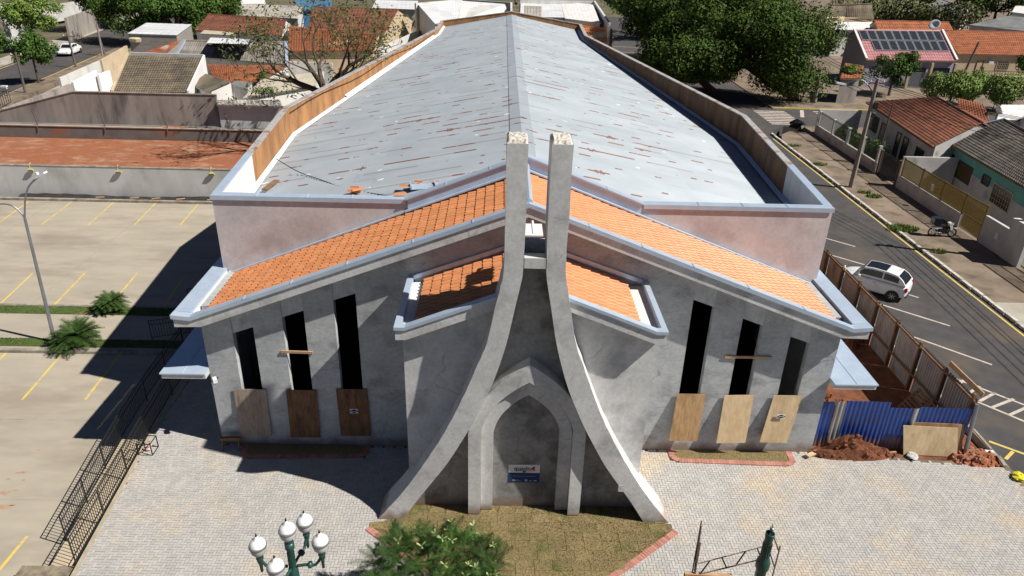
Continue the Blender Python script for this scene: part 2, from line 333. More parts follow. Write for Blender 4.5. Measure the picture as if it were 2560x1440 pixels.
# ================================================================== SETTING
ZL, ZS = -.75, -.12      # parking-lot level, right street level
mb = MB(); mb.poly([(-900, -300, -1.0), (900, -300, -1.0), (900, 1500, -1.0), (-900, 1500, -1.0)]); structure('ground', GROUND, mb)
def sheet(name, mat, pts, z0, z1=None, kind='structure'):
    m = MB()
    if z1 is None: m.poly([(x, y, z0) for x, y in pts])
    else: m.prism([(x, y, z0) for x, y in pts], (0, 0, z1 - z0))
    return m.build(name, mat, kind=kind)
sheet('parking_lot', SLAB, [(-75, -30), (-13.4, -30), (-13.4, 27.05), (-75, 27.05)], -1.05, ZL)
PLAZA = [(-12.3, -14), (-13.05, -5.66), (-13.6, .4), (-13.75, 3), (-13.75, 24), (17.7, 24), (17.7, -14)]
plaza = sheet('plaza', SAND, [(-12.3, -14), (-13.05, -5.66), (-13.6, .4), (-13.75, 3), (-13.75, 24), (10.6, 24), (10.6, .15), (17.75, -.6), (17.75, -14)], -1.04, -.02)
yard = sheet('construction_yard', DIRT, [(10.61, .15), (17.2, -.5), (17.6, 26), (10.61, 26)], -1.03, -.03)
street = sheet('street', ASPH, [(17.76, -40), (25.05, -40), (25.05, 46), (25.6, 49), (27.5, 51), (120, 51), (120, 59), (29, 59), (29, 150), (16, 150), (16, 60), (17.76, 48)], -1.02, ZS)
sidewalk = sheet('sidewalk', SIDEW, [(25.26, 12.5), (29.4, 12.5), (29.4, 48.5), (27.2, 48.5), (26, 47.2), (25.26, 45)], -1.01, 0)
sheet('sidewalk', SIDEL, [(25.26, -12), (29.4, -12), (29.4, 12.49), (25.26, 12.49)], -1.01, -.004)
farwalk = sheet('sidewalk', SIDEW, [(29.05, 59.2), (120, 59.2), (120, 62.5), (29.05, 62.5)], -1.01, 0)
for i in range(46):
    y0 = 2.5 + i * .98; m = MB(); q = rnd(-.02, .02); m.box(25.06 + q, 25.25 + q, y0, y0 + .93, -.3, .03 + rnd(-.015, .015)); m.build('kerb_stone', KERBW, sidewalk, kind=None)
m = MB(); m.box(29.1, 60, 59.02, 59.18, -.3, .02); m.build('kerb', YELLOW, kind='structure')
m = MB(); m.box(17.6, 17.74, -.7, 46, -.3, -.0); m.build('kerb', KERBM, kind='structure')
def line_on(name, mat, a, b, w, z):
    a = V((a[0], a[1], 0)); b = V((b[0], b[1], 0)); d = (b - a).normalized(); n = V((-d.y, d.x, 0)) * (w / 2)
    m = MB(); m.poly([(p.x, p.y, z) for p in (a - n, b - n, b + n, a + n)]); return m.build(name, mat, kind='structure')
line_on('road_line', YELLOW, (24.72, -20), (24.78, 46), .11, ZS + .005)
for a, b in (((19.1, 12.28), (21.58, 10.03)), ((18.9, 9.14), (21.51, 6.46)), ((18.9, 15.6), (21.6, 13.1)), ((18.9, 18.8), (21.4, 16.5)), ((18.9, 22.2), (21.2, 20.0)), ((18.67, 5.78), (22.2, 2.1))):
    line_on('parking_line', WHITEL, a, b, .12, ZS + .005)
def z2(u, v): p = at(1860 + u / 3.6, 700 + v / 3.6, ZS); return (p.x, p.y)
line_on('road_line', WHITEL, z2(2105, 1098), z2(2900, 1430), .12, ZS + .005)
for a, b in (((1905, 950), (1985, 900)), ((2035, 1012), (2120, 958)), ((2120, 1092), (2262, 1015)), ((2232, 1148), (2428, 1072)), ((2385, 1218), (2560, 1140))):
    line_on('hatch_line', WHITEL, z2(*a), z2(*b), .13, ZS + .009)
def z6(u, v): p = at(1860 + u / 3.6, 1040 + v / 3.6, ZS); return (p.x, p.y)
line_on('road_line', YELLOW, z6(2205, 228), z6(2600, 370), .12, ZS + .005)
line_on('road_line', YELLOW, z6(2420, 320), z6(2355, 390), .12, ZS + .009)
for i in range(9):
    y = 51.9 + i * .72; line_on('crosswalk_stripe', WHITEL, (26.6, y), (30.0, y + .1), .36, ZS + .006)
line_on('road_line', WHITEL, (31.0, 55.2), (32.2, 58.6), .4, ZS + .006)
for i in range(4): line_on('road_line', WHITEL, (33.2, 55.6 + i * .8), (36.2, 55.7 + i * .8), .3, ZS + .006)
for i in range(4): line_on('parking_line', WHITEL, (17.6, 86 + i * 6), (24, 84.5 + i * 6), .14, ZS + .006)
# -- left street, running away from the camera beyond the houses
LS = [(-50.6, 30), (-57.6, 87), (-66, 150), (-75, 150), (-66.2, 87), (-59.2, 30)]
sheet('street', ASPH, LS, -.9, -.5)
lw = sheet('sidewalk', SIDEW, [(-48.2, 30), (-55.2, 87), (-63.6, 150), (-65.9, 150), (-57.55, 87), (-50.55, 30)], -.95, -.38)
line_on('road_line', YELLOW, (-50.95, 32), (-57.95, 87), .14, -.494); line_on('road_line', YELLOW, (-58.7, 32), (-65.7, 87), .14, -.494)
sheet('sidewalk', SIDEL, [(-59.25, 30), (-66.25, 87), (-75.05, 150), (-78, 150), (-69, 87), (-62, 30)], -.95, -.38)
# -- parking lot markings
for a, b in (((-32.94, 22.75), (-33.37, 26.6)), ((-30.13, 22.48), (-30.49, 26.7)), ((-27.23, 22.5), (-27.66, 26.8)), ((-24.38, 22.66), (-24.77, 26.8)), ((-21.51, 22.82), (-21.84, 26.8)), ((-35.8, 22.7), (-36.2, 26.7)),
             ((-26.1, 11.45), (-26.6, 15.33)), ((-23.4, 11.45), (-23.82, 15.46)), ((-20.6, 11.5), (-21.0, 15.58)), ((-17.9, 11.5), (-18.3, 15.5)), ((-28.9, 11.4), (-29.4, 15.3)),
             ((-20.22, 3.51), (-20.53, 7.06)), ((-17.71, 3.58), (-17.97, 7.14)), ((-22.7, 3.5), (-23.02, 7.05)), ((-15.85, -7.0), (-15.75, -3.81)), ((-25.2, 3.5), (-25.5, 7.05))):
    line_on('parking_line', YELLOW, a, b, .10, ZL + .005)
for y in (-2.2, 2.2, 19.4, 22.2): line_on('slab_joint', KERBM, (-60, y), (-14.9 if y < 8 else -13.9, y + .02), .025, ZL + .003)
for x in (-31.6, -24.6, -17.5): line_on('slab_joint', KERBM, (x, 11.6), (x, 26.7), .02, ZL + .003)
SOIL = M('red_soil_trace', (.37, .20, .12), (.40, .28, .19), sc=6)
for u, v, w in ((52, 1182, .09), (12, 1232, .12), (30, 1262, .07), (95, 1125, .05), (6, 1268, .13), (60, 1200, .05), (40, 1225, .06), (20, 1198, .05)):
    p = at(u, v, ZL); m = MB(); k = 22; m.poly([(p.x + w * (1.6 + rnd(-.9, .9)) * math.cos(i / k * 6.283), p.y + w * (.7 + rnd(-.45, .45)) * math.sin(i / k * 6.283), ZL + .004) for i in range(k)]); m.build('soil_stain', SOIL, kind='structure')
# -- islands: kerb, lawn strips, path
isl = sheet('path', SLAB, [(-60, 7.3), (-14.95, 7.3), (-14.95, 11.35), (-60, 11.35)], ZL - .1, ZL + .13)
m = MB(); m.box(-60, -14.95, 7.08, 7.29, ZL - .1, ZL + .145); m.build('kerb', KERBM, kind='structure')
m = MB(); m.box(-60, -14.95, 11.36, 11.5, ZL - .1, ZL + .145); m.build('kerb', KERBM, kind='structure')
def grass_bed(name, x0, x1, y0, y1, z, n, hgt=.05):
    m = MB(); m.grid(lambda a, b: (lerp(x0, x1, a), lerp(y0, y1, b), z + .012 + .012 * math.sin(a * 97) * math.sin(b * 23)), 60, 4)
    for i in range(n):
        x, y = rnd(x0, x1), rnd(y0, y1); a = rnd(0, 6.28); h = rnd(.5, 1.3) * hgt; w = .035; m.tint = rnd(.05, 1)
        m.poly([(x - w * math.cos(a), y - w * math.sin(a), z), (x + w * math.cos(a), y + w * math.sin(a), z), (x + rnd(-.04, .04), y + rnd(-.04, .04), z + h)])
    return m.build(name, GRASS, kind='stuff', label='mown green grass of a narrow strip beside the path in the parking lot' if name == 'grass' else None, cat='grass' if name == 'grass' else None)
grass_bed('grass', -45, -15.2, 10.5, 11.3, ZL + .14, 5000); grass_bed('grass', -45, -15.2, 7.45, 8.15, ZL + .14, 5000)
# -- drain strip and kerb below the retaining wall
m = MB(); m.box(-60, -19.2, 26.78, 27.04, ZL - .1, ZL + .16); m.build('kerb', KERBM, kind='structure')
m = MB(); m.grid(lambda a, b: (lerp(-34.5, -19.3, a), lerp(27.06, 27.78, b), ZL + .05 + .1 * b * (1 + .6 * math.sin(a * 9)) + .02 * math.sin(a * 70)), 90, 4)
tarp = m.build('plastic_sheet', M('black_plastic', (.02, .018, .017), (.05, .04, .035), sc=2, rough=.4), label='black plastic sheet lying along the foot of the grey retaining wall', cat='plastic sheet')
for i in range(5):
    m = MB(); x = -28.6 + i * 1.9 + rnd(-.5, .5); m.obox((x, 27.3, ZL + .17), (.55, .1, .05), Rz(rnd(.1, .5))); m.build('wood_scrap', WOODL, label='pale wood scrap lying on black plastic at the foot of the retaining wall', cat='wood scrap', group='wood scraps on the black plastic')
# -- red earth terrace
sheet('red_earth_lot', REDEARTH, [(-80, 28.02), (-10, 28.02), (-10, 38.7), (-80, 38.7)], -1.0, .4)
# ================================================================== PLAZA PAVERS
def inside(p, poly):
    x, y = p; c = False; j = len(poly) - 1
    for i in range(len(poly)):
        xi, yi = poly[i]; xj, yj = poly[j]
        if (yi > y) != (yj > y) and x < (xj - xi) * (y - yi) / (yj - yi) + xi: c = not c
        j = i
    return c
LAWN = [(-3.95, -2.97), (-4.2, -3.6), (-4.75, -3.95), (-3.74, -4.83), (-2.6, -5.65), (-1.6, -6.6), (-.9, -7.6), (.9, -7.6), (1.6, -6.65), (2.5, -5.81), (3.5, -5.05), (4.3, -4.4), (4.84, -3.96), (4.5, -3.4), (4.1, -2.97)]
BEDR = [(5.45, -.62), (9.85, -.75), (10.0, .2), (5.45, .2)]; BEDL = [(-x, y) for x, y in BEDR]
OUT = [(-12.5, -7.4), (-13.0, -5.66), (-13.5, .2), (-13.62, 9), (-10.76, 9), (-10.76, 0), (-3.8, 0), (-3.8, -3), (3.85, -3), (3.85, 0), (10.76, 0), (10.8, -.05), (13.2, -.32), (17.6, -.72), (17.6, -7.4)]
bricks = []
Wd = .1
for n in range(-120, 140):
    for mm in range(-80, 90):
        for (cx, cy, hz) in (((n + 4 * mm + 1) * Wd, (n + .5) * Wd, 1), ((2 + n + 4 * mm + .5) * Wd, n * Wd, 0)):
            if cx < -13.7 or cx > 17.7 or cy < -7.4 or cy > 9: continue
            if not inside((cx, cy), OUT) or inside((cx, cy), LAWN) or inside((cx, cy), BEDR) or inside((cx, cy), BEDL): continue
            bricks.append((cx, cy, hz))
bricks.sort(key=lambda b: (b[0] - CP.x) ** 2 + (b[1] - CP.y) ** 2 if b[1] > -6.1 else 1e6)
g = .0055
mH = MB().box(-.1 + g, .1 - g, -.05 + g, .05 - g, -.05, 0).mesh('paver', PAVE); mV = MB().box(-.05 + g, .05 - g, -.1 + g, .1 - g, -.05, 0).mesh('paver', PAVE)
ORG[plaza.name] = V((0, 0, 0))
m = MB()
for i, (x, y, hz) in enumerate(bricks):
    z = rnd(-.004, .003)
    if i < 300:
        inst('paver', mH if hz else mV, plaza, Matrix.Translation((x, y, z)))
    else:
        a, c = ((.1, .05) if hz else (.05, .1)); a -= g; c -= g; m.tint = rnd(.02, 1); t1, t2 = rnd(-.002, .002), rnd(-.002, .002)
        b = len(m.v); m.v += [(x - a, y - c, -.03), (x + a, y - c, -.03), (x + a, y + c, -.03), (x - a, y + c, -.03), (x - a, y - c, z - t1), (x + a, y - c, z + t1), (x + a, y + c, z + t2), (x - a, y + c, z - t2)]
        for q in ((4, 5, 6, 7), (0, 1, 5, 4), (1, 2, 6, 5), (2, 3, 7, 6), (3, 0, 4, 7)): m.face([b + k for k in q])
m.build('pavers', PAVE, plaza, kind='stuff')
m = MB(); m.prism([(-12.32, -14, -1.0), (-13.06, -5.66, -1.0), (-13.61, .4, -1.0), (-13.76, 3, -1.0), (-13.76, 9, -1), (-13.6, 9, -1), (-13.5, .4, -1), (-12.93, -5.66, -1.0), (-12.2, -14, -1)], (0, 0, 1.02))
m.build('plaza_edging', M('cream_edging', (.42, .36, .26), (.33, .28, .2), sc=3), plaza)
# -- lawn of turf squares
lawn = sheet('lawn_soil', TURF, LAWN, -.03, .0)
for i in range(-9, 10):
    for j in range(13):
        w, d = .56, .385; x = i * w + (.12 if j % 2 else -.1) * ((j * 7 % 3) - .5); y = -3.15 - j * d
        if not inside((x, y), LAWN) : continue
        mbx = MB(); t = rnd(.02, 1); e = .002; zz = .035 + rnd(-.005, .006)
        P = [(x - w / 2 + e + rnd(0, .015), y - d / 2 + e), (x + w / 2 - e, y - d / 2 + e + rnd(0, .015)), (x + w / 2 - e - rnd(0, .015), y + d / 2 - e), (x - w / 2 + e, y + d / 2 - e)]
        pts = [p if inside(p, LAWN) else None for p in P]
        if sum(p is None for p in pts): P = [V((x, y)).lerp(V(p), .62) if not inside(p, LAWN) else V(p) for p in P]
        mbx.tint = t; mbx.prism([(p[0], p[1], -.01) for p in P], (0, 0, zz))
        mbx.build('turf_square', TURF, lawn)
def fuzz(poly, n, z, name, par, mat, hmax=.05):
    xs = [p[0] for p in poly]; ys = [p[1] for p in poly]; m = MB()
    while n > 0:
        x, y = rnd(min(xs), max(xs)), rnd(min(ys), max(ys)); n -= 1
        if not inside((x, y), poly): continue
        a = rnd(0, 6.28); w = .012; h = rnd(.4, 1) * hmax; m.tint = rnd(.02, 1)
        m.poly([(x - w * math.cos(a), y - w * math.sin(a), z), (x + w * math.cos(a), y + w * math.sin(a), z), (x + rnd(-.03, .03), y + rnd(-.03, .03), z + h)])
    return m.build(name, mat, par, kind='stuff')
fuzz(LAWN, 42000, .028, 'grass_blades', lawn, TURF, .035)
def edging(path, parent, w=.1, l=.21, z=.02):
    pts = [V((x, y, 0)) for x, y in path]; acc = []
    for a, b in zip(pts[:-1], pts[1:]):
        n = max(1, round((b - a).length / w)); acc += [(a.lerp(b, (k + .5) / n), (b - a).normalized()) for k in range(n)]
    for p, d in acc:
        R = Matrix((d, V((-d.y, d.x, 0)), V((0, 0, 1)))).transposed(); m = MB(); m.obox((p.x, p.y, z - .03), (w - .008, l, .07 + rnd(0, .01)), R); m.build('edging_brick', EDGEB, parent)
edging([(4.9, -4.02), (4.35, -4.47), (3.55, -5.13), (2.55, -5.9), (1.68, -6.73)], lawn)
edging([(-4.85, -4.03), (-3.82, -4.92), (-2.68, -5.74)], lawn)
for sgn, bed, nm in ((1, BEDR, 'right'), (-1, BEDL, 'left')):
    b = sheet('planting_bed', TURF, [(sgn * x, y) for x, y in ((5.6, -.5), (9.7, -.62), (9.8, -.02), (5.6, -.02))], -.03, .03)
    ORG[b.name] = V((0, 0, 0))
    edging([(sgn * x, y) for x, y in ((5.53, .0), (5.53, -.42), (5.72, -.6), (9.6, -.73), (9.85, -.6), (9.9, -.02))], b, z=.03)
    fuzz([(sgn * x, y) for x, y in ((5.6, -.5), (9.7, -.62), (9.8, -.02), (5.6, -.02))], 1500, .02, 'grass_blades', b, TURF, .05)
# ================================================================== CHURCH
church = thing('church', (0, 0, 0), 'large unfinished grey church with orange tiled gable, twin curved pylons and long metal roof', 'church')
def part(name, mats, mb, parent=church, **k): return mb.build(name, mats, parent, **k)
HP_ = 8.35
zt = lambda x: 9.63 - .38 * abs(x)          # front coping line of the big gable
# front wall with real openings
OPN = [(9.03, 9.75, 4.87, 4.61), (7.29, 8.03, 5.53, 5.26), (5.54, 6.29, 6.20, 5.93)]   # inner x, outer x, top at inner, top at outer
m = MB(); T = (0, .28, 0)
for s in (1, -1):
    def P(x, z): return (s * x, 0, z)
    def pr(q):
        q = q if s > 0 else q[::-1]; m.prism(q[::-1], T)
    xs = [10.744, 9.75, 9.03, 8.03, 7.29, 6.29, 5.54, 0]
    for a, b in ((0, 1), (2, 3), (4, 5), (6, 7)): pr([P(xs[a], 0), P(xs[a], zt(xs[a]) - .42), P(xs[b], zt(xs[b]) - .42), P(xs[b], 0)])
    for xi, xo, zi, zo in OPN:
        m.mi = 1; P = lambda x, z: (s * x, .03, z); pr([P(xo, zo), P(xo, zt(xo) - .42), P(xi, zt(xi) - .42), P(xi, zi)]); m.mi = 0; P = lambda x, z: (s * x, 0, z); pr([P(xo, 0), P(xo, .45), P(xi, .45), P(xi, 0)])
part('front_wall', [CONC, CONCL], m)
m = MB()
m.box(-10.744, -10.5, .285, 3.045, 0, 5.5); m.box(-10.744, -10.5, 3.046, 3.34, 0, 5.345); part('side_wall', CONC, m); m = MB(); m.box(10.5, 10.744, .285, 3.045, 0, 5.5); m.box(10.5, 10.744, 3.046, 3.34, 0, 5.345); part('side_wall', CONC, m)
# fascia beam, soffit and metal coping of the big gable
for s in (1, -1):
    m = MB(); o = [(s * 11.35, -.55, 5.56), (s * 10.8, -.55, 5.50), (0, -.55, 9.60), (0, -.55, 9.19), (s * 10.5, -.55, 5.17), (s * 11.35, -.55, 5.15)]
    m.prism(o if s < 0 else o[::-1], (0, .2, 0)); part('fascia', CONC2, m)
    m = MB(); o = [(s * 11.3, -.345, 5.3), (s * 10.6, -.345, 5.3), (0, -.345, 9.3), (0, -.345, 9.2), (s * 10.5, -.345, 5.18), (s * 11.3, -.345, 5.16)]
    m.prism(o if s < 0 else o[::-1], (0, .34, 0)); part('soffit', CONC, m)
    m = MB(); o = [(s * 11.4, -.6, 5.61), (s * 10.8, -.6, 5.55), (0, -.6, 9.65), (0, -.6, 9.51), (s * 10.8, -.6, 5.41), (s * 11.4, -.6, 5.47)]
    m.prism(o if s < 0 else o[::-1], (0, .045, 0))
    o = [(s * 11.4, -.555, 5.61), (s * 10.8, -.555, 5.55), (0, -.555, 9.65), (0, -.555, 9.605), (s * 10.8, -.555, 5.505), (s * 11.4, -.555, 5.565)]
    m.prism(o if s < 0 else o[::-1], (0, .24, 0)); part('coping', ZINC, m)
    # flat side eave that runs back beside the upper block
    m = MB(); x0, x1 = sorted((s * 10.83, s * 11.4)); m.box(x0, x1, -.31, 9.5, 5.50, 5.60); m.box(*sorted((s * 11.33, s * 11.4)), -.31, 9.5, 5.2, 5.5); part('eave_capping', ZINC, m)
    m = MB(); m.box(*sorted((s * 10.3, s * 10.826)), -.3, 3.0, 5.28, 5.33); m.box(*sorted((s * 10.80, s * 10.826)), -.3, 3.0, 5.335, 5.5); part('gutter', WHITEP if s < 0 else ZINC, m)
    # concrete slab canopy low on the side
    m = MB(); m.box(*sorted((s * 10.75, s * 12.235)), -.36, 10, 3.03, 3.2); part('canopy_slab', CONC2, m)
    m = MB(); m.box(*sorted((s * 10.75, s * 12.27)), -.4, 10, 3.203, 3.25); m.box(*sorted((s * 11.52, s * 11.53)), -.39, 10, 3.253, 3.265); part('canopy_sheet', ZINC, m)
    # rear upstand of the gable roof
    m = MB(); o = [(0, 3.0, 10.02), (s * 4.12, 3.0, 8.40), (s * 4.12, 3.0, 7.75), (0, 3.0, 9.3)]; m.prism(o if s > 0 else o[::-1], (0, .22, 0)); part('gable_upstand', ZINC, m)
    m = MB(); m.bar((0, 3.08, 10.06), (s * 4.2, 3.08, 8.41), .34, .05); m.bar((s * 4.2, 2.96, 7.98), (s * 10.7, 2.96, 5.46), .14, .05); m.bar((0, 2.9, 9.62), (s * 4.2, 2.9, 8.0), .16, .05); part('rake_flashing', ZINC, m)
def joints(a, b, n, w, d, up=.006):
    a, b = V(a), V(b)
    for i in range(1, n): p = a.lerp(b, (i + rnd(-.12, .12)) / n); q = p + (b - a).normalized() * .035; mj = MB(); mj.bar(p + V((0, d, up)), q + V((0, d, up)), w, .014); mj.build('coping_joint', ZINC, church)
for s in (1, -1):
    joints((0, -.475, 9.655), (s * 10.8, -.475, 5.555), 6, .262, 0); joints((s * 11.115, -.3, 5.6), (s * 11.115, 9, 5.6), 4, .58, 0); joints((s * 4.3, 3.185, HP_ + .062), (s * 10.9, 3.185, HP_ + .062), 4, .36, 0); joints((0, 3.08, 10.09), (s * 4.2, 3.08, 8.44), 3, .345, 0)
m = MB(); m.tube([(0, -.5, 9.66), (0, 2.9, 9.75)], .1, 8); m.box(-.09, .09, -.5, 2.9, 9.5, 9.62); part('ridge_flashing', ZINC, m)
# tiles
def tile_mesh(L=.40, Wt=.22):
    m = MB(); pr = [(0, .012), (.06, .0), (.12, .006), (.135, .03), (.158, .052), (.182, .052), (.205, .03), (.22, .012)]
    k = len(pr)
    for dz, y in ((0, 0), (.028, L)):
        for x, z in pr: m.v.append((x - Wt / 2, y, z + (.045 if y == 0 else 0)))
    for x, z in pr: m.v.append((x - Wt / 2, 0, z + .028))
    for i in range(k - 1): m.face((i, i + 1, k + i + 1, k + i)); m.face((2 * k + i, 2 * k + i + 1, i + 1, i))
    return m
TM = tile_mesh(); tme = TM.mesh('roof_tile', TILE)
tiles = []   # (matrix, distance)
def lay_tiles(x_hi, x_lo, z_of, y0, y1, course=.335, wt=.22):
    """courses from the eave (x_lo) up to the ridge (x_hi); the roll of each tile runs down the slope"""
    s = 1 if x_lo > 0 else -1
    a = V((x_lo, 0, z_of(x_lo))); b = V((x_hi, 0, z_of(x_hi))); up = (b - a).normalized(); n = up.cross(V((0, s, 0))) * 1.0
    if n.z < 0: n = -n
    side = up.cross(n); k = int((b - a).length / course); c = int((y1 - y0) / wt)
    for i in range(k + 1):
        for j in range(c):
            p = a + up * (i * course) + V((0, y0 + (j + .5) * (y1 - y0) / c, 0)) + n * rnd(-.004, .006)
            R = Matrix((side, up, n)).transposed().to_4x4(); R = R @ Matrix.Rotation(rnd(-.012, .012), 4, 'Z'); R.translation = p
            tiles.append((R, (p - CP).length))
for s in (1, -1):
    lay_tiles(s * .16, s * 10.42, lambda x: 9.46 - .38 * abs(x), -.28, 2.9)
    lay_tiles(s * .12, s * 3.24, lambda x: 8.0 - .375 * abs(x) + .02, -3.05, -.08)
# porch -------------------------------------------------------------
m = MB(); zp = lambda x: 8.18 - .375 * abs(x)
o = [(-3.62, -2.95, 0), (3.74, -2.95, 0), (3.74, -2.95, 6.5), (.06, -2.95, 7.72), (-3.62, -2.95, 6.5)]
m.prism(o, (0, .25, 0)); m.box(-3.62, -3.37, -2.69, -.005, 0, 6.5); m.box(3.49, 3.74, -2.69, -.005, 0, 6.5)
part('porch_wall', CONC2, m)
for s, xe in ((1, 3.92), (-1, 3.78)):
    xi = .9
    z1 = lambda x: 6.9 + (xe - x) * .375
    m = MB(); o = [(s * xe, -3.35, 6.84), (s * (xe - .28), -3.35, 6.84), (s * xi, -3.35, 6.84 + (xe - .28 - xi) * .40), (s * xi, -3.35, 6.47 + (xe - .28 - xi) * .40), (s * (xe - .28), -3.35, 6.47), (s * xe, -3.35, 6.47)]
    m.prism(o if s < 0 else o[::-1], (0, .16, 0))
    m.box(*sorted((s * xe, s * (xe - .12))), -3.185, -.01, 6.47, 6.84); part('porch_fascia', CONC2, m)
    m = MB(); m.box(*sorted((s * (xe - .13), s * (xe - .3))), -3.18, -.01, 6.45, 6.5); part('porch_soffit', CONC, m)
    m = MB(); o = [(s * (xe + .03), -3.39, 6.90), (s * (xe - .28), -3.39, 6.90), (s * xi, -3.39, 6.9 + (xe - .28 - xi) * .40), (s * xi, -3.39, 6.80 + (xe - .28 - xi) * .40), (s * (xe - .28), -3.39, 6.80), (s * (xe + .03), -3.39, 6.80)]
    m.prism(o if s < 0 else o[::-1], (0, .04, 0))
    o = [(q[0], -3.345, q[2]) for q in o[:3]] + [(s * xi, -3.345, 6.86 + (xe - .28 - xi) * .40), (s * (xe - .28), -3.345, 6.86), (s * (xe + .03), -3.345, 6.86)]
    m.prism(o if s < 0 else o[::-1], (0, .2, 0))
    m.box(*sorted((s * (xe + .03), s * (xe - .14))), -3.14, -.02, 6.85, 6.9); m.box(*sorted((s * (xe - .165), s * (xe - .142))), -3.14, -.02, 6.62, 6.88); part('porch_coping', ZINC, m)
    m = MB(); m.box(*sorted((s * (xe - .17), s * (xe - .72))), -3.14, -.02, 6.6, 6.7); part('porch_gutter', WHITEP, m)
    m = MB(); m.bar((s * .05, -.03, 8.2), (s * (xe - .15), -.03, 6.86), .08, .14); part('wall_flashing', ZINC, m)
tiles = [q for q in tiles if not (abs(q[0].translation.x) < .85 and q[0].translation.y < -2.2)]
tiles.sort(key=lambda t: t[1])
m = MB()
for i, (R, d) in enumerate(tiles):
    if i < 300: inst('roof_tile', tme, church, R)
    else:
        b = len(m.v); m.v += [tuple(R @ V(p)) for p in TM.v]; m.tint = rnd(.02, 1)
        for f in TM.f: m.face([b + q for q in f])
part('roof_tiles', TILE, m, kind='stuff')
m = MB()
for s in (1, -1):
    o = [(0, -.3, 9.44), (s * 10.5, -.3, 5.45), (s * 10.5, 3.36, 5.45), (0, 3.36, 9.44)]; m.prism(o, (0, 0, -.03))
    o = [(0, -2.3, 7.98), (s * .85, -2.3, 7.66), (s * .85, -3.1, 7.66), (s * 3.3, -3.1, 6.74), (s * 3.3, -.03, 6.74), (0, -.03, 7.98)]; m.prism(o, (0, 0, -.03))
part('roof_decking', WOOD, m)
# pylons: two curved concrete arms, front face y = -3.65, 1 m deep
OUTL = [(.82, 12.28), (.82, 10.3), (.825, 8.9), (.93, 8.24), (1.05, 7.65), (1.25, 6.6), (1.5, 5.9), (1.85, 4.95), (2.24, 4.0), (2.6, 3.25), (3.0, 2.5), (3.5, 1.65), (3.95, .95), (4.35, .42), (4.66, .0)]
INNL = [(.29, 12.28), (.285, 10.4), (.31, 8.9), (.36, 8.45), (.49, 7.75), (.69, 6.65), (.9, 5.82), (1.14, 5.05), (1.43, 4.32), (1.7, 3.7), (2.05, 3.0), (2.42, 2.3), (2.9, 1.55), (3.4, .78), (3.86, .0)]
def smooth(pts, n=4):
    out = []
    for i in range(len(pts) - 1):
        p0 = pts[max(i - 1, 0)]; p1 = pts[i]; p2 = pts[i + 1]; p3 = pts[min(i + 2, len(pts) - 1)]
        for k in range(n):
            t = k / n; out.append(tuple(.5 * (2 * b + (c - a) * t + (2 * a - 5 * b + 4 * c - d) * t * t + (3 * b - a - 3 * c + d) * t ** 3) for a, b, c, d in zip(p0, p1, p2, p3)))
    return out + [pts[-1]]
OS, IS = smooth(OUTL), smooth(INNL)
for s in (1, -1):
    m = MB(); k = len(OS); yF, yB = -3.65, -2.66
    for (xo, zo), (xi, zi) in zip(OS, IS):
        j = rnd(-.008, .008)
        for x, y, z in ((xi, yF, zi), (xo + j, yF, zo), (xo + j, yB, zo), (xi, yB, zi)): m.v.append((s * x + .07, y, z))
    for i in range(k - 1):
        for q in range(4):
            f = [i * 4 + q, i * 4 + (q + 1) % 4, (i + 1) * 4 + (q + 1) % 4, (i + 1) * 4 + q]; m.face(f if s < 0 else f[::-1])
    m.face([(k - 1) * 4 + q for q in range(4)])
    py = part('pylon', CONC2, m)
    m = MB(); b = []
    x0, x1 = sorted((s * .29 + .07, s * .82 + .07))
    m.grid(lambda a, c: (lerp(x0, x1, a), lerp(-3.65, -2.66, c), 12.28 + (.035 + .05 * random.random()) * (1 if 0 < a < 1 and 0 < c < 1 else .02)), 9, 15)
    m.build('broken_top', ROUGHC, py)
m = MB(); m.box(-.215, .355, -3.645, -3.3, 8.92, 9.22); part('cross_beam', CONC2, m)
m = MB(); m.box(-.6, .74, -2.65, -2.45, 7.6, 9.3); m.box(-.58, .72, -2.96, -2.66, 7.0, 8.95); part('pylon_infill', CONC, m)
m = MB(); m.prism([(x + .07, -2.965, z) for x, z in IS[::3]] + [(-x + .07, -2.965, z) for x, z in IS[::3]][::-1], (0, .012, 0)) if False else None
pz_ = [q for q in IS if q[1] < 8.9][::2] + [IS[-1]]
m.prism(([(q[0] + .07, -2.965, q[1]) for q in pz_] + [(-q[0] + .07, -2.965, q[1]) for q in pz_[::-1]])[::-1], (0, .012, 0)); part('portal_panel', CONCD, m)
m = MB(); m.tube([(.07, -2.2, 9.3), (.07, -1.2, 9.3)], .05, 6); m.box(-.2, .34, -2.3, -1.4, 9.28, 9.32); part('drain_tray', WHITEP, m)
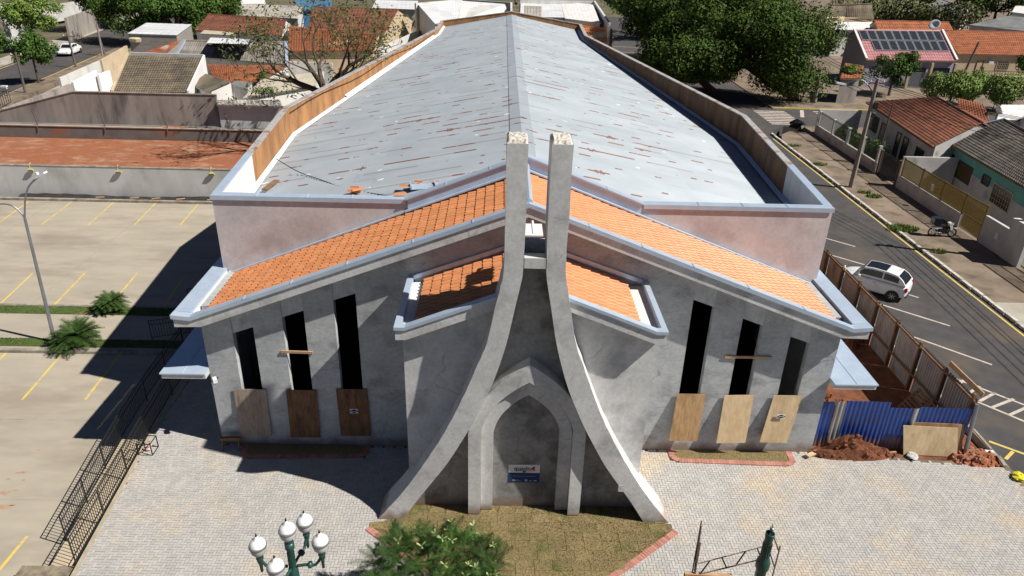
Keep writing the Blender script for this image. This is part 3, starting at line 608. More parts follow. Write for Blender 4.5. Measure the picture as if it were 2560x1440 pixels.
# pointed portal: two nested ribs
def rib(xo, w, spring, apex_o, apex_i, y0, y1, name):
    n = 10; xi = xo - w; m = MB()
    def arc(x, za): return [((1 - t / n) ** 2 * x + 2 * (t / n) * (1 - t / n) * x * .9, spring + 2 * (t / n) * (1 - t / n) * (za - spring) * .6 + (t / n) ** 2 * (za - spring)) for t in range(n + 1)]
    O = [(xo, 0.07)] + arc(xo, apex_o); I = [(xi, 0.07)] + arc(xi, apex_i); k = len(O)
    for s in (-1, 1):
        b = len(m.v)
        for (a, za), (c, zc) in zip(O, I):
            for x, y, z in ((a, y0, za), (c, y0, zc), (c, y1, zc), (a, y1, za)): m.v.append((s * x + .07, y, z))
        for i in range(k - 1):
            for q in range(4):
                f = [b + i * 4 + q, b + i * 4 + (q + 1) % 4, b + (i + 1) * 4 + (q + 1) % 4, b + (i + 1) * 4 + q]; m.face(f if s < 0 else f[::-1])
        m.face([b, b + 1, b + 2, b + 3])
    p = part(name, CONC2, m)
    m = MB()
    for s in (-1, 1): m.box(*sorted((s * (xo - .03) + .07, s * (xi + .03) + .07)), y0 + .04, y1 - .01, .0, .066)
    m.build('rib_footing', ROUGHC, p); return p
rib(1.79, .38, 3.25, 5.75, 5.15, -3.42, -2.96, 'outer_portal_rib')
rib(1.40, .38, 3.15, 5.0, 4.56, -3.2, -2.97, 'inner_portal_rib')
# signboard on the blank door: white top with wordmark, blue foot
sg = thing('signboard', (.05, -2.96, 1.0), 'small white and blue builder signboard reading quadrA on the blank wall inside the portal arch', 'sign')
SW = M('sign_white', (.74, .74, .75)); SB = M('sign_blue', (.018, .05, .15)); SK = M('sign_black', (.03, .03, .05)); SR = M('sign_red', (.55, .03, .03)); SLB = M('sign_pale_print', (.35, .42, .52))
m = MB(); m.box(-.45, .55, -2.975, -2.955, 1.40, 1.72); m.build('sign_panel', SW, sg)
m = MB(); m.box(-.45, .55, -2.976, -2.956, 1.0, 1.398); m.build('blue_panel', SB, sg)
def text(body, size, loc, mat, parent, rotx=math.pi / 2, align='CENTER', name='lettering', ext=.003):
    c = bpy.data.curves.new(name, 'FONT'); c.body = body; c.size = size; c.align_x = align; c.extrude = ext; c.materials.append(mat); c.space_character = .95
    tmp = bpy.data.objects.new('tmp', c); COL.objects.link(tmp); dg = bpy.context.evaluated_depsgraph_get(); me = bpy.data.meshes.new_from_object(tmp.evaluated_get(dg)); bpy.data.objects.remove(tmp)
    o = bpy.data.objects.new(name, me); COL.objects.link(o); o.parent = parent; o.location = V(loc) - ORG[parent.name]; o.rotation_euler = (rotx, 0, 0); ORG[o.name] = ORG[parent.name]; return o
text('quadr', .235, (-.02, -2.981, 1.50), SK, sg); 
m = MB(); m.prism([(.20, -2.979, 1.49), (.34, -2.979, 1.655), (.385, -2.979, 1.655), (.385, -2.979, 1.49), (.33, -2.979, 1.49), (.33, -2.979, 1.56), (.285, -2.979, 1.52)], (0, -.004, 0)); m.build('red_mark', SR, sg)
m = MB(); m.box(.01, .10, -2.983, -2.979, 1.415, 1.465); m.box(-.25, .33, -2.982, -2.979, 1.474, 1.48); m.build('small_mark', SK, sg)
m = MB(); m.box(-.3, .42, -2.983, -2.979, 1.262, 1.272); m.box(-.32, -.04, -2.983, -2.979, 1.06, 1.075); m.box(-.32, -.1, -2.983, -2.979, 1.10, 1.115); m.box(.08, .16, -2.983, -2.979, 1.05, 1.14); m.box(.22, .30, -2.983, -2.979, 1.055, 1.085); m.box(.36, .46, -2.983, -2.979, 1.065, 1.10); m.build('fine_print', SLB, sg)
m = MB(); m.box(2.98, 3.18, -3.657, -3.651, 1.28, 1.53)
st = m.build('sticker', M('sticker_paper', (.62, .60, .62), (.4, .38, .4), sc=12), label='small square paper sticker pasted on the lower right pylon', cat='sticker')
# upper block, parapets and hall ------------------------------------
HP = 8.35
PLAN = [(-10.95, 3.05), (-12.15, 16.8), (-7.15, 50.5), (-7.15, 57.0), (7.15, 57.0), (6.85, 48.5), (12.15, 17.4), (10.95, 3.05)]
def wallseg(a, b, z0, z1, t, mat, name, z1b=None, par=church):
    a = V((a[0], a[1], 0)); b = V((b[0], b[1], 0)); d = (b - a).normalized(); n = V((d.y, -d.x, 0)) * t; z1b = z1 if z1b is None else z1b; m = MB()
    q = [a, b, b + n, a + n]; m.hexa([(p.x, p.y, z0) for p in q] + [(p.x, p.y, z) for p, z in zip(q, (z1, z1b, z1b, z1))]); return m.build(name, mat, par)
def cap(a, b, z, t, mat, name='parapet_coping', over=.04, h=.05, zb=None):
    a = V((a[0], a[1], 0)); b = V((b[0], b[1], 0)); d = (b - a).normalized(); n = V((d.y, -d.x, 0)); zb = z if zb is None else zb; m = MB()
    q = [a - n * over, b - n * over, b + n * (t + over), a + n * (t + over)]; zz = (z, zb, zb, z)
    m.hexa([(p.x, p.y, k) for p, k in zip(q, zz)] + [(p.x, p.y, k + h) for p, k in zip(q, zz)]); return m.build(name, mat, church)
m = MB()
m.box(-10.95, -4.13, 3.05, 3.3, 5.35, HP); part('upper_front_wall', PINKP, m); m = MB(); m.box(4.13, 10.95, 3.05, 3.3, 5.35, HP); part('upper_front_wall', PINKP, m)
for s in (-1, 1): m = MB(); m.box(*sorted((s * 10.98, s * 4.2)), 3.01, 3.36, HP + .001, HP + .06); m.box(*sorted((s * 10.985, s * 4.2)), 2.985, 3.008, HP - .1, HP + .058); part('parapet_coping', ZINC, m)
TP = .22
for i in range(len(PLAN) - 1):
    a, b = PLAN[i], PLAN[i + 1]
    if i in (0, 6):   # straight part: new render in front, old ochre behind; split where the zinc ends
        yc = 8.3; f = (yc - 3.05) / (16.8 - 3.05); c = (lerp(PLAN[0][0], PLAN[1][0], f), yc) if i == 0 else (lerp(PLAN[7][0], PLAN[6][0], f), yc)
        e = (lerp(a[0], b[0], .018), lerp(a[1], b[1], .018)) if i == 0 else (lerp(b[0], a[0], .018), lerp(b[1], a[1], .018))
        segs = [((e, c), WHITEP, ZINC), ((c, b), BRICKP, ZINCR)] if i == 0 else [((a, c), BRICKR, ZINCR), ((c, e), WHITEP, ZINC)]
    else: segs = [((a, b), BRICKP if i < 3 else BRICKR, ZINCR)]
    for (p, q), wm, cm in segs:
        if i == 3:
            mid = (0, 57.0); wallseg(p, mid, 0, HP, TP, BRICKP, 'back_wall', 9.42); wallseg(mid, q, 0, 9.42, TP, BRICKP, 'back_wall', HP)
            cap(p, mid, HP, TP, ZINCR, zb=9.42); cap(mid, q, 9.42, TP, ZINCR, zb=HP)
        else:
            wallseg(p, q, 0, HP, TP, wm, 'hall_wall'); cap(p, q, HP, TP, cm)
# eave flashing strip along the inside of the parapets
def xin(y, side):
    pl = PLAN[:4] if side < 0 else PLAN[:3:-1]
    for a, b in zip(pl[:-1], pl[1:]):
        if min(a[1], b[1]) <= y <= max(a[1], b[1]): return abs(lerp(a[0], b[0], (y - a[1]) / (b[1] - a[1]))) - TP - .02
    return 7.0
ZR = lambda x: 9.1 - .192 * abs(x)
for s in (-1, 1):
    m = MB(); ys = [3.4, 8.3, 16.9, 25, 33, 41, 48.6, 50.4, 56.6]
    for y0, y1 in zip(ys[:-1], ys[1:]):
        a0, a1 = xin(y0, s), xin(y1, s); w = .2; h = .34 if (s < 0 and 24 < y0 < 45) else .2
        q = [(s * a0, y0), (s * a1, y1), (s * (a1 - w), y1), (s * (a0 - w), y0)]; z = [ZR(a0) + h, ZR(a1) + h, ZR(a1 - w) + .09, ZR(a0 - w) + .09]
        m.prism([(p[0], p[1], zz) for p, zz in zip(q, z)], (0, 0, -.03))
    part('eave_flashing', ZINC if s > 0 else SHEETW, m)
# corrugated roof sheets, each a piece of its own
ROWH = 1.04
for s in (-1, 1):
    k = 0; y = 3.42
    while y < 56.6:
        y1 = min(y + ROWH, 56.72); xm = xin((y + y1) / 2, s); cuts = [.1, 6.1 + (.5 if k % 2 else -.4), None]
        for c in range(2):
            if cuts[c] > xm - .5: continue
            m = MB(); NV = 24; m.tint = rnd(.01, 1)
            def fn(a, b):
                yy = lerp(y, y1 + .05, b); xe = xin(min(max(yy, 3.4), 56.6), s) - .08; xa = cuts[c] ; xb = (cuts[c + 1] + .12) if cuts[c + 1] and cuts[c + 1] < xe - .3 else xe
                x = lerp(xa, xb, a); return (s * x, yy, ZR(x) + .028 * math.sin(b * 2 * math.pi * 6) + (.012 if c == 0 else 0) + .004 * b)
            m.grid(fn, 2, NV); o = m.build('roof_sheet', ROOFM, church)
        y += ROWH; k += 1
m = MB()
for s in (-1, 1): m.prism([(0, 3.35, 9.17), (s * .5, 3.35, 9.06), (s * .5, 56.8, 9.06), (0, 56.8, 9.17)], (0, 0, -.06))
part('ridge_cap', ROOFM, m)
m = MB(); m.poly([(-10.4, .3, .01), (10.4, .3, .01), (10.8, 3.3, .01), (11.8, 17, .01), (6.8, 50, .01), (-6.8, 50, .01), (-11.8, 17, .01), (-10.8, 3.3, .01)]); part('interior_floor', FLOORD, m)
m = MB(); m.prism([(-10.9, 3.37, 6.4), (10.9, 3.37, 6.4), (10.9, 3.37, 6.97), (0, 3.37, 9.07), (-10.9, 3.37, 6.97)], (0, .03, 0)); part('roof_end_flashing', ZINC, m)
# ================================================================== THINGS ON THE SITE
def quad_board(name, c4, th, mat, label, cat, group=None):
    """a flat board through four corners (TL,TR,BR,BL), th thick towards +y"""
    TL, TR, BR, BL = [V(c) for c in c4]; n = (TR - TL).cross(BL - TL).normalized()
    if n.y < 0: n = -n
    TL = BL + (TR - BR)
    m = MB(); m.prism([BL, BR, TR, TL], n * th); return m.build(name, mat, label=label, cat=cat, group=group)
def wb(px, yt, yb): return [atY(*px[0], yt), atY(*px[1], yt), atY(*px[2], yb), atY(*px[3], yb)]
BD = [([(586, 970), (664, 974), (680, 1090), (602, 1089)], -.05, -.10, PLYG, 'grey weathered plywood board with a broken corner below the outermost window left of the portal'),
      ([(713, 976), (791, 976), (801, 1094), (727, 1093)], -.05, -.09, PLYD, 'dark plywood board below the window crossed by a batten, left of the portal'),
      ([(841, 973), (917, 973), (928, 1090), (853, 1090)], -.05, -.09, PLYD, 'dark plywood board with a white sticker below the tallest window left of the portal'),
      ([(1690, 984.5), (1765, 985.6), (1743, 1103), (1673, 1102)], -.06, -.34, PLY, 'brown grained plywood board leaning below the tallest window right of the portal'),
      ([(1810, 987.5), (1885.7, 987.5), (1863.5, 1107), (1791, 1108)], -.06, -.34, PLYP, 'pale stained plywood board leaning between a brown board and a board with a sticker'),
      ([(1931.5, 987.5), (2006, 989.5), (1968, 1107), (1898.7, 1106)], -.06, -.28, PLYP, 'tan plywood board with a white sticker leaning below the outermost window right of the portal')]
boards = [quad_board('plywood_board', wb(p, a, b), .018, mt, lb, 'plywood board', 'boards below the church windows') for p, a, b, mt, lb in BD]
def sticker(board, u, v, y):
    c = atY(u, v, y - .004); ORG[board.name] = board.location.copy(); sl = -.14
    m = MB(); m.hexa([(c.x - .15, c.y, c.z - .085), (c.x + .15, c.y, c.z - .085), (c.x + .15, c.y - .004, c.z - .085), (c.x - .15, c.y - .004, c.z - .085)] + [(c.x - .15, c.y + .02, c.z + .085), (c.x + .15, c.y + .02, c.z + .085), (c.x + .15, c.y + .016, c.z + .085), (c.x - .15, c.y + .016, c.z + .085)])
    o = m.build('sticker', SW, board); m = MB()
    m.prism([(c.x + .085 * math.cos(a * .5236), c.y + .004 + .1 * .07 * math.sin(a * .5236), c.z + .065 * math.sin(a * .5236)) for a in range(12)], (0, -.012, 0)); m.box(c.x - .14, c.x + .14, c.y - .012, c.y - .006, c.z - .022, c.z + .022); m.build('emblem', SK, o)
    m = MB(); m.box(c.x - .1, c.x + .1, c.y - .016, c.y - .0125, c.z - .008, c.z + .008); m.build('emblem_band', SW, o)
sticker(boards[2], 885, 1028, -.105); sticker(boards[5], 1953, 1041, -.22)
for a, b, lb in (((703, 879), (782, 881.5), 'short wooden batten nailed across the middle window left of the portal'), ((1812, 892), (1928, 894), 'long wooden batten nailed across the middle window right of the portal')):
    m = MB(); m.bar(atY(*a, -.03), atY(*b, -.03), .05, .09); m.build('wooden_batten', WOODL, label=lb, cat='batten', group='battens across church windows')
# small white security camera on the left corner
c = atY(537, 950, -.16); t = thing('security_camera', c, 'small white security camera fixed to the left corner of the church below the canopy', 'camera')
m = MB(); m.obox(c, (.13, .24, .13), Rz(.5)); m.build('camera_body', LAMPW, t); m = MB(); m.lathe(c + V((-.05, -.02, -.2)), [(.0, .0), (.06, .02), (.075, .08), (.07, .13)], 10); m.build('dome', LAMPW, t)
m = MB(); m.tube([c + V((.04, .05, 0)), c + V((.06, .155, .02))], .02, 6); m.tube([c, c + V((-.2, .08, .12)), c + V((-.4, .1, .16))], .012, 5); m.build('bracket', BLACKM, t)
# timber trestle by the corner
c = V((-10.35, -.2, 0)); t = thing('wooden_trestle', c, 'low brown wooden trestle standing in the sun at the left corner of the church', 'trestle')
m = MB(); m.bar(c + V((-.35, -.05, .42)), c + V((.35, 0, .42)), .12, .1); m.build('top_beam', WOOD, t)
for dx in (-.28, .28):
    for dy in (-.18, .12): m = MB(); m.bar(c + V((dx, -.02, .38)), c + V((dx * 1.05, dy, 0)), .05, .05); m.build('leg', WOOD, t)
# ---- site fences
def corrug(x0, y0, x1, y1, z0, z1, pitch=.16, amp=.028):
    a = V((x0, y0, 0)); b = V((x1, y1, 0)); d = b - a; L = d.length; d.normalize(); n = V((d.y, -d.x, 0)); m = MB(); k = max(2, int(L / pitch * 4)); pr = (0, 1, 1, 0)
    pts = [a + d * (L * i / k) + n * amp * pr[i % 4] for i in range(k + 1)]
    for p, q in zip(pts[:-1], pts[1:]): m.poly([(p.x, p.y, z0), (q.x, q.y, z0), (q.x, q.y, z1), (p.x, p.y, z1)])
    return m
bf = thing('blue_site_fence', (13.7, .3, 0), 'blue corrugated hoarding with a few bare grey sheets at the right front church corner', 'fence')
for x0, x1, z1, mt in ((10.95, 11.42, 1.98, BLUES), (11.42, 11.78, 2.0, GREYS), (11.78, 12.6, 2.05, BLUES), (12.6, 13.38, 2.05, BLUES), (13.38, 14.25, 1.82, BLUES), (14.25, 14.43, 1.84, GREYS), (14.43, 15.4, 1.9, BLUES), (15.4, 16.35, 1.9, BLUES)):
    corrug(x0, .42 - .04 * (x0 - 10.95) - (.03 if mt is GREYS else 0), x1, .42 - .04 * (x1 - 10.95) - (.03 if mt is GREYS else 0), 0, z1).build('fence_sheet', mt, bf)
m = MB(); m.tube([(16.45, -.05, 0), (16.42, .2, 2.1)], .07, 8); m.build('corner_post', STEEL, bf)
for z in (1.6, .5): m = MB(); m.bar((11.0, .5, z), (16.3, .3, z), .04, .07); m.build('rail', WOOD, bf)
yf = thing('grey_site_fence', (16.4, 8, 0), 'long bare metal sheet hoarding on wooden posts between the church yard and the street', 'fence')
y = .35
while y < 26:
    corrug(16.5, y, 16.5, y + 1.86, -.03, 2.15 + rnd(-.03, .05), .15, .03).build('fence_sheet', GREYS, yf)
    m = MB(); m.bar((16.42, y + .1, -.03), (16.42 + rnd(-.04, .02), y + .1, 2.3 + rnd(-.1, .1)), .09, .1); m.build('post', WOOD, yf)
    m = MB(); m.bar((16.40, y - .05, 2.1), (16.40, y + 1.84, 2.12), .05, .09); m.build('rail', WOOD, yf); m = MB(); m.bar((16.41, y - .05, .75), (16.41, y + 1.84, .75), .04, .08); m.build('rail', WOOD, yf); y += 1.88
m = MB(); m.bar((16.8, .55, 2.25), (16.55, 2.4, 2.45), .05, .22); m.build('loose_board', WOODL, label='pale board lying on the top corner where the two hoardings meet', cat='board')
# pallet
pc = V((15.75, 2.35, -.02)); t = thing('wooden_pallet', pc, 'brown wooden pallet propped against the inside of the metal hoarding', 'pallet')
R = Matrix.Rotation(-.95, 3, 'Y') @ Matrix.Rotation(.25, 3, 'X')
for i in range(7): m = MB(); m.obox(pc + V((.1, 0, .42)) + R @ V((-.5 + i * .165, 0, .06)), (.1, 1.15, .022), R); m.build('slat', WOOD, t)
for i in range(3): m = MB(); m.obox(pc + V((.1, 0, .42)) + R @ V((0, -.52 + i * .52, 0)), (1.1, .09, .09), R); m.build('bearer', WOOD, t)
# mounds of earth
def mound(name, cx, cy, rx, ry, h, mat, label, seed=1, n=34, cat='earth'):
    rs = random.Random(seed); m = MB()
    ph = [(rs.uniform(.8, 3.2), rs.uniform(.8, 3.2), rs.uniform(0, 6)) for _ in range(7)]
    def fn(a, b):
        x, y = a * 2 - 1, b * 2 - 1; r = min(1, math.sqrt(x * x + y * y)); q = sum(math.sin(p[0] * x * 3 + p[1] * y * 3 + p[2]) for p in ph) / 7
        z = max(0, (1 - r ** 1.7)) * h * (1 + 1.2 * q + .18 * math.sin(x * 19 + 3 * y) * math.sin(y * 17 + seed)) + rs.uniform(0, .16) * (r < .9) * h - .04
        return (cx + x * rx, cy + y * ry, z)
    m.grid(fn, n, n)
    for i in range(70):
        a_, r_ = rs.uniform(0, 6.28), math.sqrt(rs.random()) * .95; q = fn(.5 + .5 * r_ * math.cos(a_), .5 + .5 * r_ * math.sin(a_)); s_ = rs.uniform(.03, .11)
        m.obox((q[0], q[1], max(q[2], 0) + s_ * .2), (s_ * 1.3, s_, s_ * .9), Matrix.Rotation(rs.uniform(0, 3), 3, 'Z') @ Matrix.Rotation(rs.uniform(-.8, .8), 3, 'X'))
    return m.build(name, mat, kind='stuff', label=label, cat=cat)
mound('dirt_heap', 11.9, 2.2, 1.6, 1.9, .75, DIRT, 'sunlit heap of red earth beneath the right canopy slab', 3)
mound('dirt_heap', 15.3, 9.4, 1.1, 2.2, .9, DIRT, 'heap of red earth under the broken bricks beside the metal hoarding', 5)
mound('dirt_heap', 12.2, -.08, 1.7, .42, .5, DIRT, 'strip of dug red earth along the foot of the blue hoarding', 8)
mound('dirt_heap', 16.7, -.2, 1.0, .6, .22, REDEARTH, 'low spread of reddish earth at the street corner beside the plaza', 11)
for i in range(16):
    x, y = 14.9 + rnd(-.5, .7), 9.2 + rnd(-1.2, 1.0); m = MB(); R = Matrix.Rotation(rnd(0, 3), 3, 'Z') @ Matrix.Rotation(rnd(-.7, .7), 3, 'X'); cc = V((x, y, .75 + rnd(0, .5)))
    for a, b, sz in ((0, .07, (.29, .015, .19)), (0, -.07, (.29, .015, .19)), (.085, 0, (.29, .125, .015)), (-.085, 0, (.29, .125, .015)), (0, 0, (.29, .125, .012))): m.obox(cc + R @ V((0, b, a)), sz, R)
    m.build('clay_brick', CLAYB, label='hollow orange clay brick lying in the loose heap beside the metal hoarding', cat='brick', group='bricks in the yard heap')
# plywood sheets leaning on the blue fence
def lean(px, yb, yt, mt, lb, dz=0):
    q = [atY(*px[0], yt), atY(*px[1], yt), at(*px[2], .0), at(*px[3], .0)]; return quad_board('plywood_sheet', q, .02, mt, lb, 'plywood sheet', 'plywood sheets leaning on the hoarding')
lean([(2278, 1060), (2410, 1061), (2404, 1136), (2275, 1130)], 0, .16, PLY, 'darker plywood sheet behind the pale one, leaning on the blue hoarding')
lean([(2263, 1066), (2395, 1070.5), (2393, 1143), (2258.5, 1136)], 0, .02, PLYP, 'pale knotty plywood sheet in front, leaning on the blue hoarding')
# scraps in front of the hoarding
for (a, b, w, mt, lb) in (((2018, 1140), (2068, 1118), .16, PLYP, 'white and brown painted plank lying at the foot of the blue hoarding'), ((2150, 1142), (2200, 1128), .07, WOODL, 'thin fresh timber stick lying on the earth strip'),
                          ((2195, 1134), (2240, 1130), .06, WOODL, 'short fresh timber stick beside the leaning plywood'), ((2434, 1073), (2478, 1123), .1, PLYG, 'grey old plank lying along the street edge of the earth patch'),
                          ((2463, 1128), (2484, 1130), .12, WHITEP, 'white painted block lying at the street edge of the earth patch'), ((2496, 1140), (2514, 1165), .14, KERBM, 'broken grey kerb piece at the plaza corner')):
    p, q = at(*a, .12), at(*b, .08); m = MB(); m.bar(p, q, w, .05); m.build('scrap_plank', mt, label=lb, cat='plank')
def bag(name, c, r, mat, lb, cat='bag', sq=.6, seed=0):
    rs = random.Random(seed); m = MB(); n = 10
    for i in range(7):
        for j in range(n):
            a = j / n * 6.283; f = i / 6 * math.pi; k = r * (1 + rs.uniform(-.25, .25)); m.v.append((c[0] + k * math.sin(f) * math.cos(a), c[1] + k * math.sin(f) * math.sin(a), c[2] + r * sq + k * sq * -math.cos(f)))
    for i in range(6):
        for j in range(n): m.face((i * n + j, i * n + (j + 1) % n, (i + 1) * n + (j + 1) % n, (i + 1) * n + j))
    return m.build(name, mat, label=lb, cat=cat)
p = at(2106, 1117, .15); bag('plastic_bag', p, .16, PVC, 'crumpled white plastic bag on the earth strip in front of the hoarding', seed=2)
p = at(2130, 1137, .02); bag('plastic_bag', p, .2, PVC, 'crumpled clear plastic bag at the edge of the plaza paving', sq=.35, seed=4)
p = at(2280, 1142, .02); bag('plastic_bag', p, .2, PVC, 'torn plastic wrap below the pale leaning plywood', sq=.3, seed=6)
p = at(2548, 1197, .0); bag('yellow_bag', p, .24, YBAG, 'yellow bag lying at the right edge of the plaza by the street', sq=.4, seed=9)
p = at(1990, 322, .0); bag('bin_bag', p, .75, BAGB, 'black rubbish bag on the corner of the sidewalk near the crosswalk', seed=12)
# ---- ramp with railings at the left edge of the plaza
ramp = thing('access_ramp', (-13.9, 0, ZL), 'long concrete access ramp running along the left edge of the paved plaza', 'ramp')
m = MB()
for (x0, x1, y0, z0), (x2, x3, y2, z2_) in (((-14.25, -13.1, -5.2, -.55), (-14.72, -13.68, .6, -.32)), ((-14.72, -13.68, .6, -.32), (-14.85, -13.82, 9, -.02))):
    m.hexa([(x0, y0, -1.0), (x1, y0, -1.0), (x3, y2, -1.0), (x2, y2, -1.0), (x0, y0, z0), (x1, y0, z0), (x3, y2, z2_), (x2, y2, z2_)])
m.build('ramp_slab', M('ramp_concrete', (.47, .39, .28), (.38, .32, .23), sc=1.2), ramp)
def railing(name, pts, label, h=1.0, parent=None, bal=.115, low=.12):
    pts = [V(p) for p in pts]; c = pts[len(pts) // 2]; t = thing(name, c, label, 'railing', 'black iron railings of the ramp')
    m = MB()
    for a, b in zip(pts[:-1], pts[1:]):
        for z in (h, h * .78, low): m.tube([a + V((0, 0, z)), b + V((0, 0, z))], .017, 6)
    m.build('rails', BLACKM, t); m = MB()
    for a, b in zip(pts[:-1], pts[1:]):
        k = max(1, int((b - a).length / bal))
        for i in range(k + 1): p = a.lerp(b, i / k); m.box(p.x - .008, p.x + .008, p.y - .008, p.y + .008, p.z + low, p.z + h)
    m.build('balusters', BLACKM, t, kind='stuff')
    for a, b in zip(pts[:-1], pts[1:]):
        k = max(1, round((b - a).length / 1.9))
        for i in range(k + (b is pts[-1])): p = a.lerp(b, i / k); m = MB(); m.tube([p + V((0, 0, -.12)), p + V((0, 0, h))], .022, 6); m.build('post', BLACKM, t)
    return t
railing('ramp_railing', [(-13.08, -5.6, .0), (-13.62, .4, 0), (-13.8, 3, 0), (-13.8, 8.8, 0)], 'black iron railing on the plaza side of the ramp')
railing('ramp_railing', [(-14.22, -4.2, -.5), (-14.72, .6, -.32), (-14.85, 3, -.24), (-14.9, 8.8, -.05)], 'black iron railing on the parking lot side of the ramp')
p = [at(376, 848, ZL), at(440, 822, ZL)]; railing('ramp_railing', [(-17.0, 8.3, ZL + .1), (-14.95, 8.9, ZL + .15)], 'short black railing at the head of the ramp, nearer the lower palm')
railing('ramp_railing', [(-16.6, 11.8, ZL), (-14.9, 12.4, ZL)], 'short black railing at the head of the ramp, farther from the camera')
m = MB(); m.box(-14.75, -13.2, -6.6, -5.5, -1.0, -.18); m.box(-14.2, -13.2, -7.1, -6.62, -1.0, -.4); m.build('concrete_step', M('stained_block', (.30, .25, .18), (.12, .10, .075), sc=3), label='dark stained concrete step block at the near end of the ramp', cat='step')
c = V((-13.22, -.47, 0)); t = thing('meter_cage', c, 'small black iron cage around pale stones beside the ramp railing', 'cage'); m = MB(); h = .24
for a in (-h, h):
    for b in (-h, h): m.bar(c + V((a, b, 0)), c + V((a, b, .5)), .03, .03); m.bar(c + V((-h, a, .25 + b)), c + V((h, a, .25 + b)), .025, .025); m.bar(c + V((a, -h, .25 + b)), c + V((a, h, .25 + b)), .025, .025)
m.build('frame', BLACKM, t)
for i in range(5): bag('stone', c + V((rnd(-.14, .14), rnd(-.14, .14), .02 + .1 * (i > 2))), .09, M('pink_stone_%d' % i, (.5, .38, .33)), None, None, seed=i).parent = t
for o in t.children:
    if o.name.startswith('stone'): o.location = o.location - c
# ---- double-arm street light in the lot
b = V((-21.24, 7.84, ZL)); t = thing('street_light', b, 'tall grey double-arm street light standing on the palm island of the parking lot', 'street light')
top = atY(62, 546, 7.84); m = MB(); m.tube([b, b + (top - b) * .5, top], [.085, .07, .055], 10); m.lathe(b, [(.16, 0), (.16, .03), (.09, .05)], 10); m.build('pole', STEEL, t)
hd = atY(96, 442, 7.84); arm = smooth([tuple(top), tuple(atY(63, 500, 7.84)), tuple(atY(72, 466, 7.84)), tuple(hd)], 5); m = MB(); m.tube(arm, .035, 8); m.build('arm', STEEL, t)
l2 = atY(-40, 520, 7.84); m = MB(); m.tube(smooth([tuple(top), tuple(atY(52, 532, 7.84)), tuple(atY(30, 514, 7.84)), tuple(atY(0, 510, 7.84)), tuple(l2)], 5), .035, 8); m.build('arm', STEEL, t)
for p, sx in ((hd, 1), (l2, -1)):
    m = MB(); R = Matrix.Rotation(-.5 * sx, 3, 'Y'); m.obox(p + V((.12 * sx, 0, .08)), (.5, .26, .07), R); m.lathe(p + V((-.02, 0, .1)), [(.07, 0), (.07, .09), (.0, .1)], 8); m.build('lamp_head', LAMPW, t)
# ---- retaining wall with floodlights
rw = thing('retaining_wall', (-28, 27.9, ZL), 'long pale grey retaining wall between the parking lot and the red earth terrace', 'wall')
m = MB(); m.box(-70, -19.0, 27.8, 28.0, -1.0, 1.42); m.build('wall_face', LGREYW, rw); m = MB(); m.box(-70, -19.0, 27.78, 28.02, 1.422, 1.47); m.build('wall_coping', KERBM, rw)
for i, (u, lb) in enumerate(((80, 'leftmost'), (298, 'middle'), (530, 'rightmost'))):
    p = atY(u, 432, 27.72); t = thing('floodlight', V((p.x, 27.72, 1.15)), f'{lb} of the three small yellow floodlights on the grey retaining wall', 'floodlight', 'floodlights on the retaining wall')
    p = V((p.x, 27.72, 1.15)); m = MB(); m.obox(p + V((.0, -.04, .02)), (.34, .14, .2), Matrix.Rotation(.6, 3, 'X')); m.build('lamp_body', M('flood_yellow_%d' % i, (.42, .40, .18)), t)
    m = MB(); m.tube([p + V((-.1, .02, .08)), p + V((-.1, .1, .4)), p + V((-.1, .3, .42))], .022, 5); m.build('bracket', CREAMM, t)
# ---- cycad palms
def cycad(loc, r, label, n=70):
    t = thing('cycad_palm', loc, label, 'palm', 'palms on the lot island'); c = V(loc)
    m = MB(); m.lathe(c, [(.2, 0), (.24, .15), (.2, .35), (.1, .42)], 10); m.build('trunk', BARK, t); m = MB(); st = MB()
    for k in range(n):
        a = k * 2.39996; e = rnd(.05, 1.25); L = r * rnd(.85, 1.15); d = V((math.cos(a), math.sin(a), 0)); P = []
        for i in range(9):
            q = i / 8; P.append(c + V((0, 0, .38)) + d * (L * q * math.cos(e * (1 - q * .4))) + V((0, 0, L * (q * math.sin(e) * 1.0 - .45 * q * q))))
        st.tube(P, [.014] * 8 + [.004], 3); s = d.cross(V((0, 0, 1)))
        for i in range(1, 9):
            for sg in (-1, 1):
                for f in (0, .33, .66):
                    p = P[i - 1].lerp(P[i], f); dr = (P[i] - P[i - 1]).normalized(); w = .22 * r * (1 - abs(i / 8 - .5) * 1.1) + .03; m.tint = rnd(.05, 1)
                    tip = p + s * sg * w + dr * w * .55 + V((0, 0, .05)); m.poly([p - dr * .014, p + dr * .02, tip])
    m.build('fronds', LFP, t, kind='stuff'); st.build('frond_stems', LFM, t, kind='stuff')
cycad((-20.15, 7.72, ZL + .14), 1.15, 'larger round cycad palm beside the street light, nearer the camera', 90)
cycad((-20.1, 10.95, ZL + .14), .85, 'smaller cycad palm on the farther grass strip of the parking lot', 64)
